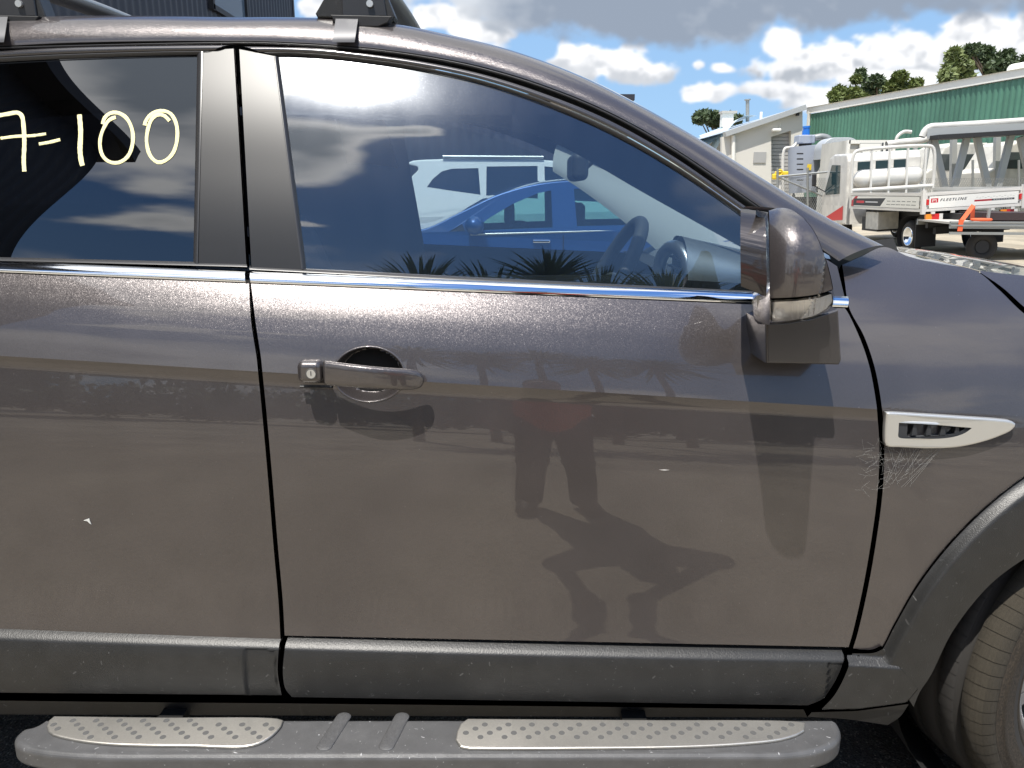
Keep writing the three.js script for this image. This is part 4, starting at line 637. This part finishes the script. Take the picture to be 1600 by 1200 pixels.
// ---- vans and container behind the fence
for (const [x0, x1, yt, z, lbl] of [[1441, 1534, 226, -26.5, 'white van parked behind the pipe rack and wire fence'], [1540, 1650, 222, -23.9, 'white van with a ladder frame, beside the plain white van']]) {
  const a = P(x0, 300, z), b = P(x1, 300, z), h = P(x0, yt, z).y, v = thing('parked_van', lbl, 'van', [(a.x + b.x) / 2, groundY((a.x + b.x) / 2, z), z], 0), w = b.x - a.x, hh = h - v.position.y;
  part(v, 'body', new THREE.ExtrudeGeometry(new THREE.Shape([[-w / 2, .4], [-w / 2, hh * .62], [-w / 2 + .25, hh * .68], [-w / 2 + .6, hh * .95], [-w / 2 + .85, hh], [w / 2 - .1, hh], [w / 2, hh * .9], [w / 2, .4]].map(([x, y]) => new THREE.Vector2(x, y))), { depth: 1.7, bevelEnabled: true, bevelSize: .06, bevelThickness: .06, bevelSegments: 3 }).translate(0, 0, -1.7), M.whiteDull);
  for (const k of [.28, .62]) part(v, 'window', rbox(w * .26, hh * .2, .02, -w / 2 + w * k + .1, hh * .78, .07, .008), phy([.05, .06, .06], { roughness: .08 }));
  for (const k of [-.3, .3]) part(v, 'wheel', new THREE.TorusGeometry(.25, .09, 10, 28).translate(w * k, .33, .0), M.tyre);
}
{
  const z = -27, a = P(1318, 300, z), b = P(1388, 300, z), t = P(1350, 219, z).y, c = thing('shipping_container', 'weathered white container with lettering behind the truck cab', 'container', [(a.x + b.x) / 2, groundY(a.x, z), z]); const w = b.x - a.x, h = t - c.position.y;
  part(c, 'shell', box(w, h, 2.4, 0, h / 2, -1.2), M.whiteDull); part(c, 'frame', [box(.1, h, .1, -w / 2, h / 2, .02), box(.1, h, .1, w / 2, h / 2, .02), box(w, .12, .1, 0, h - .06, .02)], M.fasciaWhite);
  const ct = canvas(256, 128, (x) => { x.fillStyle = '#e4e2da'; x.fillRect(0, 0, 256, 128); x.strokeStyle = '#8d8d88'; x.lineWidth = 4; x.strokeRect(4, 4, 170, 120); x.fillStyle = '#33353a'; const r = rng(8); for (let k = 0; k < 16; k++) x.fillRect(16 + k * 10, 56 + r() * 20, 7, 12 + r() * 16); x.fillRect(180, 0, 14, 128); x.fillRect(215, 40, 20, 60); });
  part(c, 'lettering_panel', new THREE.PlaneGeometry(w * .7, h * .22).translate(w * .08, h * .86, .075), std([1, 1, 1], .6, 0, { map: ct }));
}
// ---- wire fence
{
  const z = -22.2, F = thing('wire_fence', 'galvanised chain-link fence between the yard and the machinery', 'fence', [P(1300, 383, z).x, 0, z]), o = F.position;
  const q = (x, y, zz = z) => P(x, y, zz).sub(o), top = (x) => x < 1300 ? 274 - (x - 1215) * .05 : 268;
  const posts = [1215, 1262, 1308, 1520, 1592]; for (const x of posts) part(F, 'post', bar(q(x, 345), q(x, x < 1300 ? 262 : 250), .035), M.galv);
  part(F, 'rail', bar(q(1215, 276), q(1300, 268), .03), M.galv); part(F, 'rail', bar(q(1215, 276), q(1290, 308), .025), M.galv);
  const wires = []; for (let k = 0; k < 150; k++) { const x = 1215 + k * 2.7, yb = 340, yt = 278; if (x > 1600) break; wires.push(bar(q(x, yb), q(x + 26, yt), .006, 3), bar(q(x + 26, yb), q(x, yt), .006, 3)); }
  const m = part(F, 'wire_mesh', wires, M.galv); m.userData.kind = 'stuff';
}
// ---- dust extractor
{
  const z = -31, c0 = P(1255, 383, z), E = thing('dust_extractor', 'grey dust extractor with a blue motor on top and curved ducts', 'machine', [c0.x, groundY(c0.x, z), z]), q = (x, y, zz = z) => P(x, y, zz).sub(E.position), s = 1232 / 33;
  const cyl = (x, y0, y1, r, mat, nm, r2 = r) => { const a = q(x, y1), b = q(x, y0); part(E, nm, bar(a, b, r / s, 28, r2 / s), mat); };
  cyl(1258, 228, 275, 24, M.machine, 'drum'); cyl(1258, 213, 224, 13, M.machine, 'motor_box'); cyl(1259, 275, 300, 24, M.machine, 'cone', 24); cyl(1258, 222, 229, 9, M.darkSteel, 'neck');
  part(E, 'fan_box', rbox(24 / s, 12 / s, .6, q(1257, 218).x, q(1257, 218).y, 0, .05), M.machine);
  cyl(1260, 199, 213, 4.6, M.blueMotor, 'motor'); cyl(1260, 197, 200, 5.2, M.blueMotor, 'motor_cap');
  part(E, 'motor_terminal', box(.12, .16, .12, q(1255, 208).x, q(1255, 208).y, .1), M.blueMotor);
  part(E, 'return_duct', tube([q(1270, 216), q(1284, 214), q(1294, 217), q(1300, 228), q(1302, 240)], 5 / s, 30, 14), M.galv);
  const hx = q(1292, 240); const arch = new THREE.Shape(); const w2 = 27 / s; arch.moveTo(-w2, -.2); arch.absarc(-w2 + .45, .05, .45, Math.PI, Math.PI / 2, true); arch.lineTo(w2 - .5, .5); arch.absarc(w2 - .5, .0, .5, Math.PI / 2, 0, true); arch.lineTo(w2, -1.8); arch.lineTo(w2 - .45, -1.8); arch.lineTo(w2 - .45, -.25); arch.lineTo(-w2, -.25);
  part(E, 'hood_duct', new THREE.ExtrudeGeometry(arch, { depth: .8, bevelEnabled: true, bevelSize: .02, bevelThickness: .02 }).translate(hx.x, hx.y, .6), std([.44, .46, .47], .5, .3));
  part(E, 'flex_hose', tube([q(1275, 246), q(1274, 262), q(1268, 275), q(1264, 292)].map((p) => p.add(V(0, 0, 1))), 7 / s, 30, 12), M.whiteDull);
  part(E, 'hand_rail', tube([q(1224, 320), q(1224, 240), q(1227, 232), q(1238, 230), q(1246, 222), q(1250, 212)], .06, 60, 8), M.white);
  for (let k = 0; k < 6; k++) part(E, 'ladder_rung', box(.22, .05, .1, q(1236, 242 + k * 8).x, q(1236, 242 + k * 8).y, 1), M.darkSteel);
  part(E, 'warning_plate', box(.16, .22, .02, q(1254, 262).x, q(1254, 262).y, .72), M.yellow); part(E, 'stand', [bar(q(1240, 345), q(1240, 290), .05), bar(q(1278, 345), q(1278, 290), .05), box(1.4, .5, .8, q(1258, 305).x, q(1258, 318).y, 0)], M.darkSteel);
}
{ const z = -27.5, a = P(1218, 300, z), v = thing('gas_valve', 'yellow and white valve post beside the wire fence', 'valve', [a.x, 0, z]); part(v, 'post', bar(V(0, 0, 0), V(0, a.y + .35, 0), .06), M.white); part(v, 'valve_body', [rbox(.45, .2, .2, .02, P(1216, 272, z).y, 0, .05), rbox(.3, .2, .2, -.15, P(1212, 276, z).y, 0, .05)], M.yellow); part(v, 'handle', new THREE.TorusGeometry(.1, .03, 8, 20).translate(-.1, P(1212, 270, z).y, .15), M.yellow); }

// ================================================================== buildings behind the yard
{ // green shed, running away from the picture's right edge
  const A = P(1255, 300, -38.6), hA = P(1255, 178, -38.6).y, Bz = -25.6, B = P(1600, 300, Bz), hB = P(1600, 117, Bz).y, sh = thing('green_shed', 'long green corrugated shed wall under a pale roof edge', 'building', [A.x, 0, A.z]);
  const o = V(A.x, 0, A.z), dir = V(B.x - A.x, 0, B.z - A.z), len = dir.length() * 1.9, ang = Math.atan2(-dir.z, dir.x), n = Math.round(len / .05); sh.rotation.y = ang;
  const top = (s) => mix(hA, hB, s / dir.length());
  part(sh, 'wall', gridGeo(n, 1, (u, v) => { const s = u * len, k = ((s / .25) % 1), r = k < .3 ? .035 : 0; return V(s, mix(-.5, top(s), v), -r); }), M.green);
  part(sh, 'fascia', gridGeo(40, 1, (u, v) => { const s = u * len - .2; return V(s, top(s) + mix(.02, .30, v), .06); }), M.fasciaWhite); part(sh, 'roof', gridGeo(40, 1, (u, v) => { const s = u * len - .2; return V(s, top(s) + .3 + .4 * v * 0, mix(.12, -12, v)); }), M.fasciaWhite);
  part(sh, 'corner_trim', box(.12, hA + .3, .1, -.02, hA / 2, .03), M.fasciaWhite);
  const vz = 11; part(sh, 'roof_vent', [rbox(1.1, .5, .8, dir.length() * .83, top(dir.length() * .83) + .5, -1.5, .2)], M.fasciaWhite);
  const fl = thing('flood_light', 'square flood light on a bracket over the green wall', 'flood light', [0, 0, 0]); const z = -29.6, p = P(1507, 166, z); fl.position.copy(p); part(fl, 'housing', rbox(.42, .34, .12, 0, 0, 0, .03), M.darkSteel); part(fl, 'glass_face', box(.34, .26, .02, 0, 0, .065), M.fasciaWhite); part(fl, 'bracket', [bar(V(0, 0, -.05), V(.0, .5, -.35), .02), bar(V(-.05, -.1, -.05), V(-.75, -.6, -.2), .02), bar(V(0, -.15, -.05), V(.02, -.75, -.1), .015)], M.green);
}
{ // grey gable building with a roller door
  const z = -38.4, b = thing('workshop_building', 'cream workshop with a grey roller door and a sloping roof edge', 'building', [P(1195, 383, z).x, 0, z]), q = (x, y, zz = z) => { const p = P(x, y, zz); return new THREE.Vector2(p.x - b.position.x, p.y); };
  const wall = new THREE.Shape([q(1128, 360), q(1128, 214), q(1143, 210), q(1254, 173), q(1254, 360)]); wall.holes.push(new THREE.Path([q(1205, 350), q(1205, 214), q(1236, 204), q(1236, 350)].reverse()));
  part(b, 'wall', new THREE.ExtrudeGeometry(wall, { depth: .3, bevelEnabled: false }).translate(0, 0, -.3), M.creamWall);
  const dl = q(1203, 350), dr = q(1238, 202), dn = 26; const door = part(b, 'roller_door', box(dr.x - dl.x + .8, dr.y - dl.y, .04, (dl.x + dr.x) / 2, (dl.y + dr.y) / 2, -.35), M.rollerDoor);
  for (let k = 0; k < dn; k++) part(door, 'door_slat', box(dr.x - dl.x + .8, (dr.y - dl.y) / dn * .8, .05, (dl.x + dr.x) / 2, mix(dl.y, dr.y, (k + .5) / dn), -.31), M.rollerDoor);
  const e0 = q(1131, 211), e1 = q(1256, 169); part(b, 'roof_edge', beam(V(e0.x, e0.y + .02, .1), V(e1.x, e1.y + .02, .1), .24, .5), M.greySteel);
  part(b, 'roof', gridGeo(1, 1, (u, v) => V(mix(e0.x, e1.x, u), mix(e0.y, e1.y, u) + .12, mix(.3, -14, v))), M.roofSheet); part(b, 'down_pipe', bar(V(q(1145, 350).x, q(1145, 350).y, .12), V(q(1145, 212).x, q(1145, 212).y, .12), .1), M.fasciaWhite);
  const l = q(1210, 204); part(b, 'wall_lamp', [rbox(.4, .14, .3, l.x, l.y, .3, .05), bar(V(l.x + .2, l.y, .1), V(l.x + .25, l.y + .3, .05), .02)], M.fasciaWhite); part(b, 'wall_camera', box(.12, .12, .2, q(1245, 179).x, q(1245, 179).y, .1), M.darkSteel);
  part(b, 'low_window', box(.6, .5, .04, q(1187, 244).x, q(1187, 246).y, .03), M.rollerDoor);
}
{ // lower roofs further left
  const z = -44, b = thing('annex_roof', 'low building with a pale blue curved roof sheet and chimney', 'building', [P(1120, 383, z).x, 0, z]), q = (x, y) => { const p = P(x, y, z); return V(p.x - b.position.x, p.y, 0); };
  part(b, 'wall', [box(q(1210, 0).x - q(1060, 0).x, 4.0, .3, (q(1210, 0).x + q(1060, 0).x) / 2, 2, -.2)], M.creamWall);
  part(b, 'roof', gridGeo(40, 10, (u, v) => { const a = q(mix(1060, 1245, u), mix(218, 172, u)), k = sstep(.1, .4, u); return a.add(V(0, -.9 * (1 - v) * (1 - v) * (1 - k) - .2, mix(.6, -6, v))); }), std([.40, .54, .64], .45, .2));
  part(b, 'roof_sheet', gridGeo(30, 10, (u, v) => { const a = q(mix(1112, 1172, u), mix(206, 184, u)); return a.add(V(0, .45 * Math.sin(Math.PI * (.15 + .85 * u)) * (1 - v) - 1.2 * (1 - u) * (1 - u) * (1 - v), mix(1.2, -3, v))); }), phy([.62, .74, .80], { roughness: .35, transmission: .2 }));
  part(b, 'flue', bar(q(1168, 190), q(1168, 157), .1), M.galv); part(b, 'flue_cap', bar(q(1168, 157), q(1168, 155), .17, 12, .17), M.galv);
  const c = q(1143, 185); part(b, 'chimney', box(.62, .75, .5, c.x, c.y, -1), M.fasciaWhite); part(b, 'chimney_cap', box(.85, .12, .7, c.x + .05, c.y + .4, -1), M.concrete);
  part(b, 'ridge_strip', box(.12, .5, .1, q(1186, 186).x, q(1186, 183).y, .3), M.fasciaWhite);
}
{ // dark store building beyond the parked cars
  const z = -13.4, L = P(500, 300, z).x, R = P(975, 300, z).x, h = P(800, 158, z).y, s = thing('dark_store', 'low dark corrugated store building beyond the white sport wagon', 'building', [(L + R) / 2, 0, z]), w = R - L, n = Math.round(w / .05);
  part(s, 'front_wall', gridGeo(n, 1, (u, v) => { const x = u * w - w / 2, k = (x / .2 % 1 + 1) % 1; return V(x, h * v, .03 * sstep(0, .12, k) * (1 - sstep(.38, .5, k))); }), M.cladding);
  part(s, 'side_wall', [box(.06, h, 5, -w / 2, h / 2, -2.5), box(.06, h, 5, w / 2, h / 2, -2.5)], M.cladding); part(s, 'roof', box(w + .2, .1, 5.3, 0, h + .04, -2.4), M.cladding);
}
// ================================================================== trees
const leafMats = [[.13, .17, .035], [.05, .08, .02], [.16, .20, .06], [.06, .095, .032]].map((c) => phy(c, { roughness: .7, transmission: .25, thickness: 0 }));
function foliage(clumps, size, per, seed, flat = .8) {
  const r = rng(seed), p = [], n = [];
  for (const [cx, cy, cz, R] of clumps) for (let k = 0; k < per; k++) {
    const a = r() * 6.283, b = Math.acos(2 * r() - 1), d = R * Math.pow(r(), .45), x = cx + d * Math.sin(b) * Math.cos(a), y = cy + d * Math.cos(b) * flat, z = cz + d * Math.sin(b) * Math.sin(a);
    const u = V(r() - .5, (r() - .5) * .8, r() - .5).normalize().multiplyScalar(size * (.6 + .8 * r())), w = V(r() - .5, r() - .2, r() - .5).cross(u).normalize().multiplyScalar(size * .45 * (.6 + .8 * r()));
    const c = V(x, y, z), A = c.clone().sub(u), B = c.clone().add(w), Cc = c.clone().add(u), D = c.clone().sub(w), m = w.clone().cross(u).normalize();
    for (const t of [A, B, Cc, A, Cc, D]) { p.push(t.x, t.y, t.z); n.push(m.x, m.y, m.z); }
  }
  const g = new THREE.BufferGeometry(); g.setAttribute('position', new THREE.Float32BufferAttribute(p, 3)); g.setAttribute('normal', new THREE.Float32BufferAttribute(n, 3)); return g;
}
function tree(label, base, clumps, size, per, mat, seed, group, name = 'tree') {
  const t = thing(name, label, 'tree', base, 0, group), hi = Math.max(...clumps.map((c) => c[1])), limbs = [bar(V(0, 0, 0), V(.1, hi * .8, 0), hi * .035, 9, hi * .012)];
  for (const c of clumps) limbs.push(bar(V(0, Math.min(c[1] * .7, hi * .6), 0), V(c[0], c[1], c[2]), hi * .012, 6, hi * .004));
  part(t, 'trunk', limbs, std([.10, .075, .05], .9)); part(t, 'crown', foliage(clumps, size, per, seed), mat); return t;
}
function farTree(label, z, cx, list, mat, seed, size = .27, per = 330) {   // clumps given as pixel circles at distance z
  const o = P(cx, 383, z), s = -(z - CAM[2]) / FOC, r = rng(seed);
  return tree(label, [o.x, 0, z], list.map(([x, y, R]) => { const p = P(x, y, z); return [p.x - o.x, p.y, (r() - .5) * 2.5, R * s]; }), size, per, mat, seed);
}
farTree('small dark bushy tree beside the chimney', -56, 1112, [[1090, 186, 10], [1104, 178, 11], [1112, 184, 13], [1122, 188, 10], [1135, 186, 10], [1150, 186, 9]], leafMats[3], 3);
farTree('olive shrubby tree at the low end of the green shed roof', -58, 1318, [[1298, 150, 7], [1300, 158, 8], [1318, 140, 9], [1330, 146, 11], [1322, 152, 11], [1335, 125, 6], [1340, 155, 10]], leafMats[0], 5);
farTree('narrow pointed tree between two rounded trees over the green shed', -60, 1356, [[1356, 110, 6], [1355, 119, 9], [1357, 130, 11], [1352, 140, 11], [1360, 148, 12]], leafMats[3], 7);
farTree('wide rounded olive tree with gaps over the green shed', -60, 1400, [[1380, 128, 11], [1398, 122, 11], [1412, 126, 12], [1422, 134, 10], [1385, 140, 12], [1405, 140, 12], [1425, 142, 8]], leafMats[0], 9);
farTree('pale green feathery tree beside the big dark tree', -52, 1495, [[1490, 84, 10], [1492, 96, 14], [1500, 108, 15], [1482, 112, 13], [1470, 122, 12], [1505, 122, 15], [1520, 118, 10], [1490, 126, 15]], leafMats[2], 11, .3, 300);
farTree('big dark spreading tree behind the roof vent', -56, 1545, [[1512, 80, 9], [1525, 78, 10], [1540, 74, 9], [1555, 76, 11], [1545, 90, 15], [1525, 95, 13], [1565, 90, 13], [1580, 84, 9], [1575, 100, 13], [1592, 98, 9], [1550, 108, 15], [1590, 110, 9]], leafMats[3], 13, .27, 340);

// ================================================================== what the grey paint and glass mirror: the place behind the camera
{ // dark shed along the left
  const x0 = -4.5, zA = 4.85, zB = -17.2, h = 7.6, sh = thing('dark_shed', 'tall dark corrugated shed behind the rear of the grey vehicle', 'building', [x0, 0, 0]);
  const n = Math.round((zA - zB) / .04);
  part(sh, 'long_wall', gridGeo(n, 1, (u, v) => { const z = mix(zA, zB, u), k = (z / .2 % 1 + 1) % 1; return V(-.3 + .03 * sstep(.0, .12, k) * (1 - sstep(.38, .5, k)), mix(0, h, v), z); }), M.cladding);
  part(sh, 'end_wall', gridGeo(200, 1, (u, v) => { const x = mix(-.3, -9, u), k = (x / .2 % 1 + 1) % 1; return V(x, mix(0, h, v), zA - .35 + .03 * sstep(0, .12, k) * (1 - sstep(.38, .5, k))); }), M.cladding);
  part(sh, 'back_wall', box(.1, h, zA - zB, -9, h / 2, (zA + zB) / 2 - .3), M.cladding); part(sh, 'far_end_wall', box(8.7, h, .1, -4.6, h / 2, zB), M.cladding);
  part(sh, 'roof', [box(9.2, .25, zA - zB + .3, -4.5, h + .1, (zA + zB) / 2)], M.cladding);
  for (const d of [13.2]) { const w = part(sh, 'window', box(.03, 1.6, 1.7, -.27, 5.0, 1.42 - 14.4), phy([.12, .16, .2], { roughness: .05 })); part(w, 'window_frame', [box(.08, .08, 1.8, -.25, 4.2, 1.42 - 14.4), box(.08, 1.7, .08, -.25, 5, 1.42 - 13.55), box(.08, 1.7, .08, -.25, 5, 1.42 - 15.25)], M.darkSteel); }
}
{ // belt of trees and a hedge across the road
  const r = rng(44); for (let k = 0; k < 9; k++) { const x = -13 + k * 4.3 + (r() - .5) * 1.5, z = 17 + r() * 4, h = 3.6 + r() * 1.8, cl = []; for (let i = 0; i < 9; i++) { const a = r() * 6.28; cl.push([Math.cos(a) * 1.5 * r(), h * (.45 + .5 * r()), Math.sin(a) * 1.3 * r(), .9 + .6 * r()]); } tree('bushy roadside tree above the clipped hedge across the road', [x, 0, z], cl, .22, 130, leafMats[k % 2 ? 3 : 1], 70 + k, 'roadside trees across from the grey vehicle', 'roadside_tree'); }
  const hd = thing('clipped_hedge', 'long dark clipped hedge across the road from the grey vehicle', 'hedge', [2, 0, 14]), cl = []; for (let k = 0; k < 60; k++) cl.push([-17 + k * .6, .5 + .5 * r(), (r() - .5) * .4, .62], [-17 + k * .6, 1.15 + .25 * r(), (r() - .5) * .4, .6]); part(hd, 'foliage', foliage(cl, .16, 170, 91), leafMats[1]);
}
for (const [x, z, h, sd] of [[-1.2, 9.0, 6.15, 1], [-.1, 9.3, 6.1, 4], [.8, 8.8, 6.35, 2], [1.7, 9.4, 6.1, 5], [2.7, 9.0, 6.0, 3]]) { // cabbage trees
  const t = thing('cabbage_tree', 'spiky cabbage tree with sword leaves on a bare stem behind the photographer', 'tree', [x, 0, z], 0, 'cabbage trees behind the photographer'), r = rng(sd * 17), lv = [];
  part(t, 'trunk', bar(V(0, 0, 0), V(.05, h, 0), .09, 10, .06), std([.14, .11, .08], .95));
  for (let k = 0; k < 130; k++) { const a = r() * 6.283, e = mix(-.5, 1.45, r()), L = .95 + .4 * r(), d = V(Math.cos(a) * Math.cos(e), Math.sin(e), Math.sin(a) * Math.cos(e)), s = d.clone().cross(V(0, 1, 0)).normalize(); lv.push(gridGeo(1, 4, (u, v) => V(.05, h, 0).addScaledVector(d, L * v).add(V(0, -.15 * v * v, 0)).addScaledVector(s, (u - .5) * .085 * (1 - v * v * .96)))); }
  part(t, 'crown', lv, leafMats[1]);
}
{ // the person taking the photograph
  const who = thing('person', 'person in an orange top and dark trousers holding up a phone', 'person', [.215, 0, 1.92]);
  const J = (x, y, z, r) => ({ p: V(x, y, z), r });
  const caps = (list) => (q) => { let d = 1e3; for (const [a, b] of list) { const ab = b.p.clone().sub(a.p), t = clamp(q.clone().sub(a.p).dot(ab) / ab.lengthSq()), c = q.distanceTo(a.p.clone().addScaledVector(ab, t)) - mix(a.r, b.r, t), k = .035, h = clamp(.5 + .5 * (d - c) / k); d = mix(d, c, h) - k * h * (1 - h); } return d; };
  function blob(list, lo, hi, n, mat, name, parent = who) {
    const f = caps(list), mc = new MarchingCubes(n, mat, false, false, 120000); mc.isolation = 0; const q = V(0, 0, 0), half = n / 2;
    for (let k = 0; k < n; k++) for (let j = 0; j < n; j++) for (let i = 0; i < n; i++) { q.set(mix(lo[0], hi[0], i / n), mix(lo[1], hi[1], j / n), mix(lo[2], hi[2], k / n)); mc.field[k * n * n + j * n + i] = -f(q); }
    mc.update(); const c = mc.count, pos = mc.positionArray.slice(0, c * 3); for (let i = 0; i < c; i++) for (let m = 0; m < 3; m++) pos[i * 3 + m] = mix(lo[m], hi[m], (pos[i * 3 + m] + 1) / 2);
    const g = new THREE.BufferGeometry(); g.setAttribute('position', new THREE.BufferAttribute(pos, 3)); g.computeVertexNormals(); return part(parent, name, g, mat);
  }
  const skin = std([.45, .27, .19], .6), cloth = std([.9, .12, .03], .9), trousers = std([.022, .022, .028], .9), hair = std([.03, .02, .015], .8);
  const sh = [J(-.19, 1.42, 0, .062), J(.19, 1.42, 0, .062)], el = [J(-.25, 1.18, -.15, .043), J(.36, 1.22, -.12, .043)], wr = [J(-.20, 1.30, -.36, .031), J(.0, 1.29, -.38, .031)];
  const neck = J(0, 1.46, 0, .055), hip = [J(-.085, .92, .02, .082), J(.085, .92, .02, .082)], kn = [J(-.105, .50, 0, .052), J(.105, .50, .01, .052)], an = [J(-.13, .09, .04, .042), J(.13, .09, .05, .042)], toe = [J(-.15, .04, -.13, .038), J(.16, .04, -.12, .038)];
  const fing = (w, s) => { const o = []; for (let k = 0; k < 4; k++) { const a = J(w.p.x + s * .012, w.p.y + .035 + k * .019, w.p.z - .045, .0095), b = J(a.p.x + s * .03, a.p.y + .004, a.p.z - .028 + .004 * k, .0085), c = J(b.p.x + s * .022, b.p.y, b.p.z + .02, .0075); o.push([w, a], [a, b], [b, c]); } const t = J(w.p.x + s * .02, w.p.y + .05, w.p.z + .005, .011); o.push([J(w.p.x, w.p.y + .015, w.p.z, .02), t], [t, J(t.p.x + s * .03, t.p.y + .03, t.p.z + .004, .009)]); return o; };
  blob([[J(0, 1.70, -.005, .088), J(0, 1.60, -.03, .062)], [J(0, 1.57, -.04, .04), neck], [J(0, 1.645, -.095, .012), J(0, 1.605, -.112, .016)], [J(-.088, 1.64, 0, .016), J(-.088, 1.61, 0, .012)], [J(.088, 1.64, 0, .016), J(.088, 1.61, 0, .012)], [el[0], wr[0]], [el[1], wr[1]], ...fing(wr[0], 1), ...fing(wr[1], -1), [neck, hip[0]], [neck, hip[1]], [sh[0], el[0]], [sh[1], el[1]], [hip[0], kn[0]], [hip[1], kn[1]], [kn[0], an[0]], [kn[1], an[1]]], [-.5, 0, -.55], [.5, 1.85, .35], 110, skin, 'body');
  const g2 = (j, d) => J(j.p.x, j.p.y, j.p.z, j.r + d);
  blob([[J(-.10, 1.38, .01, .095), J(-.08, .96, .01, .095)], [J(.10, 1.38, .01, .095), J(.08, .96, .01, .095)], [g2(sh[0], .02), g2(el[0], .022)], [g2(sh[1], .02), g2(el[1], .022)], [J(0, 1.2, 0, .11), J(0, .96, 0, .125)]], [-.5, .7, -.5], [.5, 1.65, .35], 70, cloth, 'top');
  blob([[g2(hip[0], .013), g2(kn[0], .02)], [g2(hip[1], .013), g2(kn[1], .02)], [g2(kn[0], .02), g2(an[0], .024)], [g2(kn[1], .02), g2(an[1], .024)], [g2(hip[0], .012), g2(hip[1], .012)]], [-.4, .0, -.4], [.4, 1.15, .4], 80, trousers, 'trousers');
  blob([[g2(an[0], .012), g2(toe[0], .01)], [g2(an[1], .012), g2(toe[1], .01)]], [-.3, -.02, -.3], [.3, .25, .3], 50, M.rubber, 'shoes');
  blob([[J(0, 1.735, .02, .092), J(0, 1.66, .045, .078)]], [-.2, 1.5, -.2], [.2, 1.9, .2], 40, hair, 'hair');
  part(who, 'eyes', [new THREE.SphereGeometry(.011, 10, 8).translate(-.032, 1.645, -.085), new THREE.SphereGeometry(.011, 10, 8).translate(.032, 1.645, -.085)], std([.05, .03, .02], .2)); part(who, 'mouth', box(.04, .006, .01, 0, 1.575, -.098), std([.3, .1, .09], .6));
  const ph = thing('phone', 'black phone held up in both hands by the person', 'phone', [.115, 1.355, 1.485]); part(ph, 'case', rbox(.15, .075, .009, 0, 0, 0, .004), M.black); part(ph, 'screen', box(.14, .066, .001, 0, 0, .005), phy([.02, .02, .025], { roughness: .05 }));
}
renderer.render(scene, camera);
